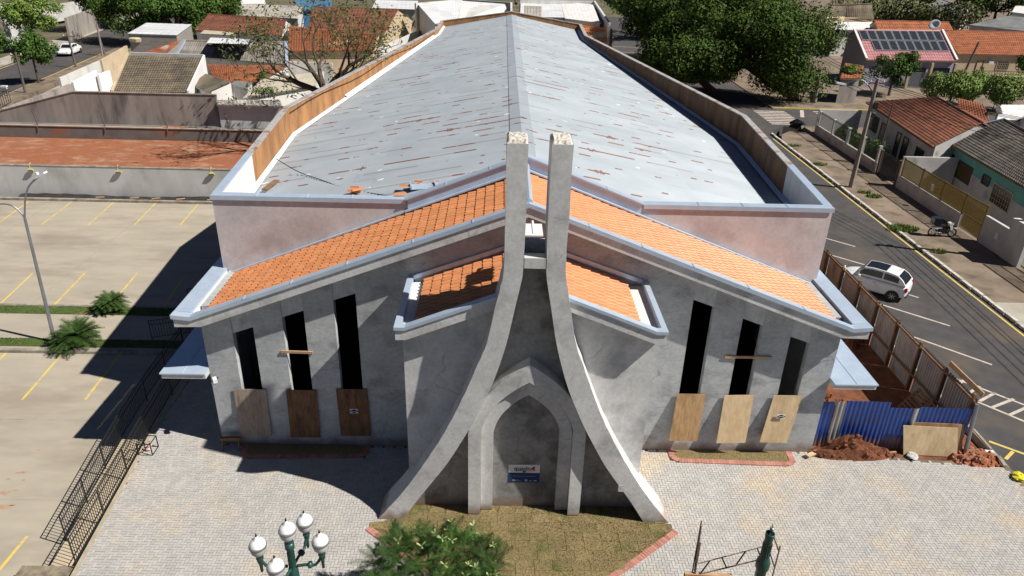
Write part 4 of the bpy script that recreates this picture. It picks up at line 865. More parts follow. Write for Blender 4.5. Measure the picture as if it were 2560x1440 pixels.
# ---- globe lamp cluster in front
def along(u, v, z): return at(u, v, z)
pz = 5.05; top = at(722, 1352, pz); base = V((top.x, top.y, 0))
t = thing('globe_lamp_post', base, 'dark green cast iron lamp post carrying five white globe lamps in front of the plaza', 'lamp post')
m = MB(); prof = [(.22, 0), (.22, .3), (.13, .5), (.105, 1.2), (.095, 3.6), (.13, 3.72), (.15, 3.9), (.16, 4.1), (.13, 4.25), (.1, 4.3), (.1, pz - .25), (.14, pz - .2), (.14, pz - .05)]; m.lathe(base, [(r * .74, z) for r, z in prof], 20); m.build('post', GREENM, t, smooth=True)
m = MB()
for k in range(16): a = k / 16 * 6.283; m.box(base.x + .074 * math.cos(a) - .006, base.x + .074 * math.cos(a) + .006, base.y + .074 * math.sin(a) - .006, base.y + .074 * math.sin(a) + .006, .6, pz - .3)
m.build('flutes', GREENM, t)
GP = [(0, .03), (.17, .05), (.27, .22), (.295, .42), (.30, .5), (.285, .56), (.25, .64), (.235, .66), (.2, .7), (.15, .74), (.12, .76), (.1, .8), (.055, .86), (.04, .9), (0, .92)]
def globe(p, k=1.0):
    k = .61
    m = MB(); m.lathe(p, [(r * k, z * k) for r, z in GP[4:]], 28); g_ = m.build('globe', GLOBE, t, smooth=True); m = MB(); m.lathe(p, [(r * k * 1.002, z * k) for r, z in GP[:5]], 28); m.build('bowl', BOWL, g_, smooth=True); m = MB(); m.lathe(p, [(.303 * k, .41 * k), (.312 * k, .43 * k), (.312 * k, .49 * k), (.303 * k, .51 * k)], 28); m.build('band', STEEL, g_)
    m = MB(); m.tube([p + V((0, 0, .9 * k)), p + V((0, 0, 1.02 * k))], [.025, .012], 8); m.build('finial', BLACKM, g_); m = MB(); m.lathe(p, [(.06, -.14), (.085, -.08), (.07, -.03), (.09, 0), (.11, .05), (.12, .08)], 14); m.build('holder', GREENM, g_)
globe(V((base.x, base.y, pz + .02)))
for ang in (3.25, 1.3, 4.55, .08):
    d = V((math.cos(ang), math.sin(ang), 0)); e = base + d * .66 + V((0, 0, pz - .36)); s0 = base + d * .1 + V((0, 0, pz - .75))
    m = MB(); m.tube(smooth([tuple(s0), tuple(base + d * .3 + V((0, 0, pz - .73))), tuple(base + d * .5 + V((0, 0, pz - .74))), tuple(e + V((0, 0, -.12)))], 4), .034, 8)
    m.lathe(base + d * .38 + V((0, 0, pz - .735)), [(.04, -.05), (.08, -.03), (.08, .03), (.04, .05)], 10, ax=d); m.lathe(e + V((0, 0, -.5)), [(.0, 0), (.03, .02), (.04, .25), (.06, .3), (.07, .36), (.07, .42)], 10); m.build('lamp_arm', GREENM, t, smooth=True); globe(e)
# ---- bare green post and a loose rebar cage on the right
pz = 4.4; tp = at(1926, 1333, pz); base = V((tp.x, tp.y, 0)); t = thing('green_post', base, 'open topped dark green lamp post without lamps at the bottom right of the plaza', 'post')
m = MB(); k = 20
for i, (r, z) in enumerate([(.22, 0), (.2, .4), (.13, .6), (.12, 2.6), (.13, pz - 1.15), (.165, pz - 1.1), (.17, pz - .95), (.15, pz - .85), (.105, pz - .72), (.095, pz - .3), (.1, pz - .15), (.11, pz - .03), (.11, pz), (.09, pz), (.088, pz - .35)]):
    for j in range(k): a = j / k * 6.283; m.v.append((base.x + r * math.cos(a), base.y + r * math.sin(a), z))
for i in range(14):
    for j in range(k): m.face((i * k + j, i * k + (j + 1) % k, (i + 1) * k + (j + 1) % k, (i + 1) * k + j))
m.face([14 * k + j for j in range(k)]); m.build('post_shaft', GREENM, t, smooth=True)
m = MB()
for j in range(14): a = j / 14 * 6.283; m.box(base.x + .103 * math.cos(a) - .007, base.x + .103 * math.cos(a) + .007, base.y + .103 * math.sin(a) - .007, base.y + .103 * math.sin(a) + .007, .7, pz - .3)
m.build('flutes', GREENM, t)
m = MB(); q = at(1932, 1310, pz + .28); m.tube([V((base.x + .07, base.y + .07, pz - .1)), q], .012, 5); m.lathe(V((base.x + .05, base.y + .08, pz)), [(.04, 0), (.05, .03), (.05, .09), (.03, .1)], 8); m.build('conduit', STEEL, t)
t = thing('rebar_cage', at(1740, 1440, 1.5) * V((1, 1, 0)) if False else V((at(1740, 1440, 1.0).x, at(1740, 1440, 1.0).y, 0)), 'rusty rebar lattice standing beside the open topped green post', 'rebar lattice')
z0 = 3.0
def zz(u, v): return at(1690 + u / 8.533, 1280 + v / 8.533, z0)
def bars(name, segs, r=.016, mt=IRONR):
    m = MB()
    for a, b in segs: m.tube([a, b], r, 5)
    return m.build(name, mt, t)
u0 = zz(540, 190); gnd = V((zz(420, 1360).x, zz(420, 1360).y, 0))
up = lambda u, v, z: at(1690 + u / 8.533, 1280 + v / 8.533, z)
bars('upright', [(up(545, 190, 4.35), up(355, 1250, 3.0)), (up(355, 1250, 3.0), gnd)], .018); bars('upright', [(up(535, 300, 4.3), up(400, 1260, 3.0)), (up(520, 650, 3.8), up(395, 1360, 2.9))], .024)
c0, c1 = up(480, 1100, 3.2), up(1865, 740, 3.35); d0, d1 = up(480, 1335, 2.95), up(1730, 1030, 3.05)
bars('chord', [(c0, c1)], .014); bars('chord', [(d0, d1)], .018)
bars('lacing', [(up(520, 1310, 2.97), up(720, 1040, 3.22)), (up(980, 975, 3.27), up(1070, 1180, 3.0)), (up(1285, 1120, 3.02), up(1480, 845, 3.3)), (up(1735, 785, 3.34), up(1790, 920, 3.15))], .02, BLACKM)
bars('prop', [(up(2080, 520, 4.0), up(2190, 820, 3.6)), (up(2225, 725, 3.7), up(2060, 1365, 2.8)), (up(1990, 830, 3.6), up(2100, 1180, 3.1)), (up(2060, 1365, 2.8), V((up(2060, 1365, 2.8).x + .05, up(2060, 1365, 2.8).y, 0)))], .018)
m = MB(); m.bar(up(185, 1315, 2.95), up(1180, 1362, 2.9), .09, .05); m.build('timber_rail', WOODL, t)
# legs carrying the lattice to the ground
bars('leg', [(c1, V((c1.x, c1.y, 0))), (up(185, 1315, 2.95), V((up(185, 1315, 2.95).x, up(185, 1315, 2.95).y, 0))), (up(1180, 1362, 2.9), V((up(1180, 1362, 2.9).x, up(1180, 1362, 2.9).y - .1, 0)))], .016)
# ================================================================== VEHICLES
def car(name, loc, rz, label, L, Wd_, H, kind, paint, extra=None):
    t = thing(name, loc, label, 'car', None, rz); w = Wd_ / 2; h = L / 2; ORG[t.name] = V((0, 0, 0))
    R_ = .30 if L < 4 else .32
    if kind == 'hatch': hood, belt, deck = .62, .86, .90; st = [(-h, .42, .78, .80), (-h + .08, .25, .93, .93), (-h + .5, .18, .95, .97), (0, .17, .95, 1.0), (h - 1.05, .18, .93, .98), (h - .55, .2, .84, .95), (h - .12, .25, .70, .86), (h, .36, .55, .72)]; g0 = [(-h + .10, .97, .88), (-h + .34, 1.24, .80), (-h + .62, H - .06, .72), (-h + 1.1, H, .70), (.1, H, .70), (.5, H - .05, .73), (h - .92, .95, .86)]
    elif kind == 'sedan': st = [(-h, .42, .86, .82), (-h + .1, .25, .98, .94), (-h + .9, .2, .99, 1.0), (0, .18, .95, 1.0), (h - 1.25, .18, .95, .99), (h - .5, .22, .84, .95), (h - .12, .28, .72, .86), (h, .38, .58, .75)]; g0 = [(-h + .7, .98, .88), (-h + 1.1, 1.22, .8), (-h + 1.5, H - .05, .73), (-h + 1.9, H, .71), (.1, H, .71), (.45, H - .05, .74), (h - 1.2, .96, .87)]
    else: st = [(-h, .5, 1.05, .9), (-h + .05, .45, 1.1, .96), (-h + 1.5, .4, 1.1, 1.0), (0, .38, 1.12, 1.0), (h - 1.3, .38, 1.14, 1.0), (h - .4, .4, 1.05, .97), (h - .08, .45, .95, .9), (h, .55, .8, .8)]; g0 = [(-h + 1.75, 1.1, .9), (-h + 1.82, 1.45, .83), (-h + 1.92, H - .05, .78), (-h + 2.3, H, .76), (.2, H, .76), (.5, H - .05, .78), (h - 1.35, 1.12, .9)]
    m = MB(); n = 10
    for x, zb, zt_, k in st:
        ww = w * k; mid = (zb + zt_) / 2
        for yy, z in ((0, zb), (ww * .85, zb), (ww * .98, zb + .12), (ww, mid), (ww * .97, zt_ - .1), (ww * .86, zt_), (0, zt_ + .03), (-ww * .86, zt_), (-ww * .97, zt_ - .1), (-ww, mid), (-ww * .98, zb + .12), (-ww * .85, zb)): m.v.append((x, yy, z))
    n = 12
    for i in range(len(st) - 1):
        for j in range(n): m.face((i * n + j, (i + 1) * n + j, (i + 1) * n + (j + 1) % n, i * n + (j + 1) % n))
    m.face(list(range(n))); m.face([(len(st) - 1) * n + j for j in range(n - 1, -1, -1)])
    bo = m.build('body', paint, t, smooth=True, local=True); md = bo.modifiers.new('sub', 'SUBSURF'); md.levels = md.render_levels = 2
    gs = [(x, w * k, z) for x, z, k in g0]; N = len(gs)
    xs = [q[0] for q in gs]; zb_ = lambda x: lerp(gs[0][2], gs[-1][2], (x - xs[0]) / (xs[-1] - xs[0])); wb_ = lambda x: lerp(gs[0][1], gs[-1][1], (x - xs[0]) / (xs[-1] - xs[0]))
    def top_(x):
        for q, r in zip(gs[:-1], gs[1:]):
            if q[0] <= x <= r[0]: f = (x - q[0]) / (r[0] - q[0]); return lerp(q[1], r[1], f), lerp(q[2], r[2], f)
    def surf(x, k, sg, off=0): hw, zt2 = top_(x); return V((x, sg * (lerp(wb_(x), hw, k) + off), lerp(zb_(x), zt2, k) + off * .3))
    m = MB()
    for sg in (-1, 1):
        for q, r in zip(xs[:-1], xs[1:]):
            f = [surf(q, 0, sg), surf(r, 0, sg), surf(r, 1, sg), surf(q, 1, sg)]; f = [p for i, p in enumerate(f) if i == 0 or (p - f[i - 1]).length > 1e-4]
            m.poly(f if sg < 0 else f[::-1])
    for q, r in zip(gs[:-1], gs[1:]): m.poly([(q[0], -q[1], q[2]), (r[0], -r[1], r[2]), (r[0], r[1], r[2]), (q[0], q[1], q[2])])
    m.build('cabin', paint, t, local=True)
    def ribbon(name, quads, off):
        m = MB()
        for q in quads:
            q = [V(p) for p in q]; nn = (q[1] - q[0]).cross(q[2] - q[1]).normalized(); c_ = sum(q, V((0, 0, 0))) / 4
            if nn.dot(c_ - V((0, 0, .95))) < 0: nn = -nn; q = q[::-1]
            m.prism([p + nn * off for p in q], -nn * .012)
        m.build(name, GLS, t, local=True)
    def span(i, j, f0, f1):
        a_, b_ = gs[i], gs[j]; A = [lerp(a_[k], b_[k], f0) for k in range(3)]; B = [lerp(a_[k], b_[k], f1) for k in range(3)]; k = .86
        return [(A[0], -A[1] * k, A[2]), (B[0], -B[1] * k, B[2]), (B[0], B[1] * k, B[2]), (A[0], A[1] * k, A[2])]
    N = len(gs); ribbon('rear_window', [span(0, 1, .25, 1), span(1, 2, 0, .9)], .014); ribbon('windscreen', [span(N - 2, N - 1, .06, .9)], .014)
    for sg in (-1, 1):
        x2, xm_, x5 = lerp(xs[1], xs[2], .6), lerp(xs[0], xs[-1], .47), lerp(xs[N - 2], xs[N - 1], .42)
        for g_ in ([x2, xs[2] + .02, lerp(xs[2], xm_, .5), xm_ - .04], [xm_ + .04, xs[N - 3], xs[N - 2], x5]):
            g_ = sorted(g_); ribbon('side_window', [[surf(q, .2, sg), surf(r, .2, sg), surf(r, .82, sg), surf(q, .82, sg)] for q, r in zip(g_[:-1], g_[1:])], .014)
    if extra == 'sunroof':
        m = MB(); m.prism([(x, y * w * .6, H + .004) for x, y in ((-.55, -1), (.12, -1), (.12, 1), (-.55, 1))], (0, 0, .012)); m.prism([(.125, -w * .6, H + .012), (.47, -w * .62, H - .035), (.47, w * .62, H - .035), (.125, w * .6, H + .012)], (0, 0, -.03)); m.build('sunroof', GLS, t, local=True)
        m = MB(); m.tube([(-h + .75, 0, H), (-h + .5, 0, H + .28)], .008, 5); m.build('aerial', BLACKM, t, local=True)
    ax = L * .325
    for sx in (-1, 1):
        for sy in (-1, 1):
            m = MB(); m.lathe((sx * ax, sy * (w - .13), R_), [(R_ * .55, -.1), (R_ * .97, -.1), (R_, -.07), (R_, .07), (R_ * .97, .1), (R_ * .55, .1)], 20, ax=(0, sy, 0)); wh = m.build('tyre', TYRE, t, local=True)
            m = MB(); m.lathe((sx * ax, sy * (w - .13), R_), [(.0, .09), (R_ * .18, .095), (R_ * .6, .085), (R_ * .62, .1)], 16, ax=(0, sy, 0)); m.build('rim', TYRE, wh, local=True)
            m = MB()
            for k in range(7):
                a = k / 7 * 6.283; c_ = V((sx * ax, sy * (w - .13 + .115), R_)); m.bar(c_, c_ + V((math.cos(a), 0, math.sin(a))) * R_ * .6, .03, .035, up=(0, 1, 0))
            m.build('spokes', ALLOY, wh, local=True)
            m = MB(); m.lathe((sx * ax, sy * (w - .02), R_), [(R_ * 1.02, -.06), (R_ * 1.13, -.06), (R_ * 1.13, .015), (R_ * 1.02, .015)], 20, ax=(0, sy, 0)); m.build('wheel_arch', BLACKM, t, local=True)
    for sy in (-1, 1):
        m = MB(); m.obox((-h + .05, sy * w * .82, .78), (.1, .14, .22)); m.build('tail_light', REDL, t, local=True)
        m = MB(); m.lathe((h - .07, sy * w * .66, .66), [(0, .06), (.09, .05), (.1, 0)], 12, ax=(1, 0, 0)); m.build('headlight', GLOBE, t, local=True)
        m = MB(); m.obox((gs[-1][0] - .25, sy * (w + .07), .98), (.1, .16, .12)); m.build('mirror', paint, t, local=True)
        m = MB(); m.obox((-.15, sy * (w * .985), .8), (.16, .03, .03)); m.build('door_handle', ALLOY if paint is not CARD else BLACKM, t, local=True)
    m = MB(); m.obox((-h - .005, 0, .55 if kind != 'pickup' else .8), (.02, .4, .12)); m.build('number_plate', M('plate_' + name, (.5, .5, .5)), t, local=True)
    m = MB(); m.obox((-h + .01, 0, .36), (.06, Wd_ * .75, .08)); m.obox((h - .01, 0, .34), (.06, Wd_ * .7, .08)); m.build('bumper_trim', BLACKM, t, local=True)
    return t
hd = V((-.76, .65, 0)).normalized()
car('hatchback_car', (19.45, 13.95, ZS), math.atan2(hd.y, hd.x), 'small white rounded hatchback with a dark glass roof parked at an angle by the street', 3.55, 1.63, 1.47, 'hatch', CARW, 'sunroof')
car('sedan_car', (-61.6, 85.3, -.5), math.atan2(-.99, .12), 'white sedan driving on the street behind the small street tree', 4.6, 1.8, 1.47, 'sedan', CARW)
p = at(2272, 250, ZS); car('dark_car', (p.x, 57.6, ZS), math.pi, 'dark blue car whose roof shows behind the brown tiled roof', 4.3, 1.75, 1.5, 'sedan', CARD)
p = at(2304, 212, .2); car('pickup_truck', (p.x, p.y + 2.2, .05), math.pi / 2, 'white pickup truck seen from behind under the carport of the solar panel house', 5.2, 1.85, 1.8, 'pickup', CARW)
# ---- delivery motorcycle
a, b = at(2328, 590, 0), at(2376, 592, 0); d = (b - a).normalized(); mc = (a + b) / 2
t = thing('motorcycle', mc, 'small white and black motorcycle with a square delivery box parked on the sidewalk', 'motorcycle', None, math.atan2(d.y, d.x)); ORG[t.name] = V((0, 0, 0))
for x in (-.62, .62):
    m = MB(); r = .29
    m.v = []; k = 22
    for i in range(k):
        A = i / k * 6.283
        for j in range(6): B = j / 6 * 6.283; rr = r - .04 + .045 * math.cos(B); m.v.append((x + rr * math.cos(A), .045 * math.sin(B), .29 + rr * math.sin(A)))
    for i in range(k):
        for j in range(6): m.face((i * 6 + j, i * 6 + (j + 1) % 6, ((i + 1) % k) * 6 + (j + 1) % 6, ((i + 1) % k) * 6 + j))
    wv = m.build('wheel', TYRE, t, local=True); m = MB()
    for i in range(8): A = i / 8 * 6.283; m.bar((x, 0, .29), (x + .23 * math.cos(A), 0, .29 + .23 * math.sin(A)), .012, .012, up=(0, 1, 0))
    m.build('spokes', ALLOY, wv, local=True)
m = MB(); m.obox((0, 0, .4), (.5, .26, .34)); m.obox((.12, 0, .62), (.5, .2, .16)); m.tube([(-.62, 0, .29), (-.2, .02, .4), (.25, 0, .55), (.42, 0, .85)], .035, 6); m.build('engine_frame', BLACKM, t, local=True)
m = MB(); m.obox((-.22, 0, .74), (.62, .24, .1)); m.build('saddle', BLACKM, t, local=True)
m = MB(); m.obox((-.42, 0, .62), (.62, .2, .14), Matrix.Rotation(-.12, 3, 'Y')); m.build('tail_fairing', CARW, t, local=True)
m = MB(); m.obox((.4, 0, .74), (.16, .3, .5), Matrix.Rotation(-.4, 3, 'Y')); m.build('leg_shield', CARW, t, local=True); m = MB(); m.obox((.63, 0, .61), (.42, .11, .04), Matrix.Rotation(.15, 3, 'Y')); m.build('front_mudguard', CARW, t, local=True)
m = MB(); m.tube([(.42, -.33, .98), (.48, 0, 1.0), (.42, .33, .98)], .018, 6); m.build('handlebar', BLACKM, t, local=True)
m = MB(); m.tube([(.62, -.07, .29), (.44, -.07, .9)], .022, 6); m.tube([(.62, .07, .29), (.44, .07, .9)], .022, 6); m.build('fork', ALLOY, t, local=True)
m = MB(); m.tube([(-.75, -.12, .34), (-.1, -.13, .28)], [.05, .035], 8); m.build('exhaust', ALLOY, t, local=True)
m = MB(); m.obox((-.55, 0, 1.06), (.5, .5, .46)); bx = m.build('delivery_box', CARD, t, local=True); bv = bx.modifiers.new('bev', 'BEVEL'); bv.width = .03; bv.segments = 2
m = MB(); m.lathe((.52, 0, .88), [(.0, .06), (.07, .05), (.08, 0)], 10, ax=(1, 0, .1)); m.build('headlight', GLOBE, t, local=True)
# ================================================================== NEIGHBOURHOOD
sheet('yard_ground', SIDEW, [(29.42, -12), (120, -12), (120, 50.9), (29.42, 50.9)], -1.0, -.03)
sheet('yard_ground', SIDEW, [(29.06, 62.52), (160, 62.52), (160, 240), (29.06, 240)], -1.0, -.04)
sheet('yard_ground', SIDEL, [(-48, 40), (-7.5, 40), (-7.5, 82), (-54, 82)], -1.0, -.42)
def slope(m, e0, e1, r1, r0, kind, roll=.24, course=.38):
    e0, e1, r1, r0 = map(V, (e0, e1, r1, r0)); n = (e1 - e0).cross(r0 - e0).normalized()
    if n.z < 0: n = -n
    La = max((e1 - e0).length, (r1 - r0).length); Ls = max((r0 - e0).length, (r1 - e1).length)
    k = max(2, int(La / roll)); sub = 4; c = max(1, int(Ls / course)); prof = (0, .7, 1, .7)
    amp = {'tile': .045, 'wave': .03, 'sheet': .012}[kind]
    if kind == 'tile':
        for q in range(c):
            b0, b1 = q / c, (q + 1) / c; m_t = rnd(.2, .8)
            base = len(m.v)
            for j, bb in enumerate((b0, b1 + .12 / c)):
                for i in range(k * sub + 1):
                    a = i / (k * sub); p = e0.lerp(e1, a).lerp(r0.lerp(r1, a), bb) + n * (amp * prof[i % 4] + (.04 if j == 0 else 0.0)); m.v.append(tuple(p))
            w = k * sub + 1
            for i in range(k * sub):
                if i % sub == 0: m.tint = min(1, max(.02, m_t + rnd(-.35, .35)))
                m.face((base + i, base + i + 1, base + w + i + 1, base + w + i))
    else:
        base = len(m.v); c = max(1, int(Ls / 1.8))
        for q in range(c):
            b0, b1 = q / c, min(1, (q + 1) / c + .03); base = len(m.v); w = k * sub + 1
            for j, bb in enumerate((b0, b1)):
                for i in range(w): a = i / (k * sub); m.v.append(tuple(e0.lerp(e1, a).lerp(r0.lerp(r1, a), bb) + n * (amp * prof[i % 4] + (.012 if j == 0 else 0))))
            for i in range(k * sub):
                if i % (sub * 5) == 0: m.tint = rnd(.02, 1)
                m.face((base + i, base + i + 1, base + w + i + 1, base + w + i))
def window(par, a, b, z0, z1, bars=0, door=None, shutter=None):
    """a, b: outer wall face points left/right (world xy)"""
    a = V((a[0], a[1], 0)); b = V((b[0], b[1], 0)); d = (b - a).normalized(); n = V((d.y, -d.x, 0))
    def bx(p, q, za, zb, o0, o1): return [(r.x, r.y, z) for z in (za, zb) for r in (p + n * o1, q + n * o1, q + n * o0, p + n * o0)]
    m = MB()
    for p, q, za, zb in ((a, a + d * .07, z0, z1), (b - d * .07, b, z0, z1), (a + d * .07, b - d * .07, z1 - .07, z1), (a + d * .07, b - d * .07, z0, z0 + .07)): m.hexa(bx(p, q, za, zb, .0, .06))
    f = m.build('window' if not door else 'door', TIMB if shutter else (CREAMM if bars else BLACKM), par)
    m = MB(); m.hexa(bx(a + d * .07, b - d * .07, z0 + .07, z1 - .07, .0, .02)); m.build('pane' if not (door or shutter) else 'panel', (door or (TIMB if shutter else WPANE)), f)
    if bars:
        m = MB()
        for i in range(1, bars): p = a.lerp(b, i / bars); m.hexa(bx(p - d * .012, p + d * .012, z0 + .07, z1 - .07, .02, .045))
        for i in range(1, 4): z = z0 + (z1 - z0) * i / 4; m.hexa(bx(a + d * .07, b - d * .07, z - .01, z + .01, .022, .04))
        m.build('bars', CREAMM, f)
    return f
def house(px, ze, zr, label, wall, roof, kind, zg=-.03, back='gable', name='house', over=.35, wins=(), cat='house', roll=.24, course=.38, ridge=None, backlen=1.0, group=None, right_side=False):
    e0, e1, r1, r0 = [at(*p, z) for p, z in zip(px, (ze, ze, zr, zr))]
    c = (e0 + e1 + r0 + r1) / 4; t = thing(name, (c.x, c.y, zg), label, cat, group)
    m = MB(); slope(m, e0, e1, r1, r0, kind, roll, course); m.build('roof', roof, t, kind='stuff')
    if back == 'gable':
        b0 = r0 + (r0 - e0) * backlen; b1 = r1 + (r1 - e1) * backlen; b0.z = b1.z = lerp(zr, ze, backlen)
        m = MB(); slope(m, b1, b0, r0, r1, kind, roll * 1.5, course * 1.5); m.build('roof', roof, t, kind='stuff')
        m = MB(); m.tube([r0 + V((0, 0, .03)), r1 + V((0, 0, .03))], .11, 6); m.build('ridge_tiles', ridge or roof, t)
    else: b0, b1 = r0, r1
    def ins(p, q, k): return p + (q - p).normalized() * k
    f0, f1 = ins(ins(e0, e1, .12), r0, over), ins(ins(e1, e0, .12), r1, over); g0, g1 = ins(ins(b0, b1, .12), r0 if back == 'gable' else e0, over if back == 'gable' else .05), ins(ins(b1, b0, .12), r1 if back == 'gable' else e1, over if back == 'gable' else .05)
    h0, h1 = ins(r0, r1, .12), ins(r1, r0, .12)
    m = MB(); eps = .1
    P = [(f0.x, f0.y), (f1.x, f1.y), (h1.x, h1.y), (g1.x, g1.y), (g0.x, g0.y), (h0.x, h0.y)]; zt = [f0.z, f1.z, zr, g1.z, g0.z, zr]
    if back != 'gable': P = P[:3] + [P[5]]; zt = [f0.z, f1.z, zr, zr]
    n = len(P); b = len(m.v); m.v += [(x, y, zg) for x, y in P] + [(x, y, z - eps) for (x, y), z in zip(P, zt)]
    for i in range(n): j = (i + 1) % n; m.face((b + i, b + j, b + n + j, b + n + i))
    m.face([b + i for i in range(n - 1, -1, -1)]); m.face([b + n + i for i in range(n)]) if back != 'gable' else (m.face([b + n + i for i in (0, 1, 2, 5)]), m.face([b + n + i for i in (5, 2, 3, 4)]))
    m.build('wall', wall, t)
    m = MB(); m.bar(e0 + V((0, 0, -.06)), e1 + V((0, 0, -.06)), .04, .12); m.build('eave_board', WOOD if kind == 'tile' else STEEL, t)
    for w in wins:
        u0, u1, z0, z1 = w[:4]; window(t, V((f0.x, f0.y)).lerp(V((f1.x, f1.y)), u0), V((f0.x, f0.y)).lerp(V((f1.x, f1.y)), u1), z0, z1, *w[4:])
    return t, (e0, e1, r1, r0, f0, f1)
# ---------------- right side of the street
hA, gA = house([(2165, 255), (2332, 368), (2455, 308), (2340, 243)], 3.0, 4.6, 'white house with a weathered brown tiled roof behind the tall street pole', WHITEW, TILER, 'tile', zg=-.03,
               wins=((.06, .22, .9, 2.3), (.27, .36, .1, 2.2, 0, PLYG), (.52, .58, .1, 2.3), (.62, .69, .1, 2.3), (.8, .9, 1.0, 2.2)))
hB, gB = house([(2341, 340), (2620, 502), (2640, 372), (2510, 300)], 3.0, 4.8, 'turquoise and white house with a dark grey mossy tiled roof behind the ochre railing', TURQW, TILEG, 'tile', zg=-.03,
               wins=((.1, .19, 1.7, 2.3), (.25, .4, .9, 2.2, 0, None, True), (.5, .57, 1.6, 2.3), (.61, .78, .8, 2.2, 8)))
m = MB(); m.bar(gB[0] + V((0, 0, .12)), gB[3] + V((0, 0, .12)), .24, .06); m.build('verge_flashing', ZINC, hB)
m = MB(); f0, f1 = gB[4], gB[5]; d = (f1 - f0).normalized(); nn = V((d.y, -d.x, 0)); m.prism([(f0 + nn * .012 + V((0, 0, 0)))[:2] + (0,), (f1 + nn * .012)[:2] + (0,), (f1 + nn * .012)[:2] + (1.75,), (f0 + nn * .012)[:2] + (1.75,)], -nn * .01); m.build('whitewashed_dado', WHITEW, hB)
hC, gC = house([(2166, 150), (2392, 153), (2355, 78), (2135, 76)], 3.3, 6.2, 'lilac walled house with a pink roof covered by two rows of solar panels', PURPW, TILEP, 'tile', back='gable', backlen=.4, wins=((.5, .7, .0, 2.4, 0, DARKIN), (.74, .97, .0, 2.4, 0, DARKIN)), roll=.36, course=.6)
m = MB()
for u in (.48, .72, .985): p = gC[4].lerp(gC[5], u); m = MB(); m.box(p.x - .14, p.x + .14, p.y - .9, p.y - .6, 0, 3.1); m.build('carport_pillar', CREAMW, hC)

for k, (a, b) in enumerate(((gC[0], gC[3]), (gC[1], gC[2]))): m = MB(); m.bar(a + V((0, 0, .16)), b + V((0, 0, .16)), .26, .2); m.build('verge', WHITEP, hC)
e0, e1, r1, r0 = gC[:4]; nrm = (e1 - e0).cross(r0 - e0).normalized()
def rp(a, b, h=.16): return e0.lerp(e1, a).lerp(r0.lerp(r1, a), b) + nrm * h
for row, (b0, b1, n, a0, a1) in enumerate(((.645, .965, 10, .035, .965), (.30, .625, 9, .128, .965))):
    for i in range(n):
        a, c_ = lerp(a0, a1, i / n) + .003, lerp(a0, a1, (i + 1) / n) - .003; m = MB(); m.prism([rp(a, b0), rp(c_, b0), rp(c_, b1), rp(a, b1)], -nrm * .05); p = m.build('solar_panel', STEEL, hC)
        m = MB(); da, db = .006, .012; m.prism([rp(a + da, b0 + db, .166), rp(c_ - da, b0 + db, .166), rp(c_ - da, b1 - db, .166), rp(a + da, b1 - db, .166)], -nrm * .012); m.build('solar_cell', GLS if True else None, p)
        m = MB()
        for q in range(1, 6): m.prism([rp(lerp(a, c_, q / 6) - .0012, b0 + db, .168), rp(lerp(a, c_, q / 6) + .0012, b0 + db, .168), rp(lerp(a, c_, q / 6) + .0012, b1 - db, .168), rp(lerp(a, c_, q / 6) - .0012, b1 - db, .168)], -nrm * .001)
        m.build('cell_grid', M('cell_grid', (.10, .105, .12)) if 'cell_grid' not in MATS else MATS['cell_grid'], p)
house([(2395, 135), (2640, 140), (2640, 84), (2352, 76)], 3.0, 5.2, 'cream house with an orange tiled roof and barred window right of the solar panels', CREAMW, TILEO, 'tile', wins=((.43, .56, .9, 2.1, 7), (.22, .29, .05, 2.1, 0, CREAMW)), roll=.34, course=.6)
p = at(2479, 155, 1.6); t = thing('wall_sign', (p.x, p.y, 1.3), 'small white notice hanging on the cream house wall beside the barred window', 'sign'); yy = 82.55; p = atY(2479, 155, yy); m = MB(); m.box(p.x - .35, p.x + .35, yy - .03, yy, p.z - .3, p.z + .3); m.build('board', SW, t); m = MB(); m.box(p.x - .35, p.x + .35, yy - .036, yy - .031, p.z + .12, p.z + .3); m.build('blue_header', SB, t)
house([(2195, 77), (2385, 79), (2372, 56), (2186, 52)], 4.2, 5.4, 'orange tiled roof house standing behind the solar panel house', CREAMW, TILEO, 'tile', backlen=.8, roll=.4, course=.7)
house([(2085, 74), (2195, 76), (2185, 55), (2085, 55)], 4.0, 4.4, 'low building with a flat white roof left of the orange roof behind the solar panels', WHITEP, WHITEP, 'sheet', back='shed', roll=.6)
house([(2080, 46), (2185, 48), (2180, 10), (2080, 12)], 4.0, 6.4, 'far house with a dull brown tiled roof at the right edge of the big trees', CREAMW, TILEB, 'tile', roll=.5, course=.9)
house([(2310, 14), (2408, 40), (2420, 22), (2355, 0)], 3.0, 4.0, 'far open shed with a grey fibre roof above the hedge', WHITEW, FIBREG, 'wave', back='gable', roll=.5)
house([(2205, 20), (2302, 34), (2262, 8), (2235, 8)], 3.0, 4.2, 'far low house with a pale grey roof beside the hedge', WHITEW, FIBREG, 'wave', back='gable', roll=.5)
house([(2420, 62), (2580, 80), (2580, 44), (2522, 40)], 3.0, 4.6, 'far house with a grey fibre roof at the right edge behind the trees', WHITEW, FIBREG, 'wave', back='gable', roll=.5)
house([(2530, 30), (2600, 40), (2600, 2), (2545, 2)], 4.0, 5.0, 'far building with a rounded white roof at the top right corner', WHITEP, WHITEP, 'sheet', back='shed', roll=.6)
house([(2395, 286), (2475, 303), (2460, 262), (2395, 246)], 3.2, 3.9, 'lean-to with an orange clay roof behind the ridge of the brown tiled roof', WHITEW, TILEO, 'tile', back='shed')
house([(2545, 300), (2640, 330), (2640, 290), (2560, 288)], 3.4, 4.4, 'house with an orange tiled roof peeking over the mossy roof at the right edge', WHITEW, TILEO, 'tile', back='shed')
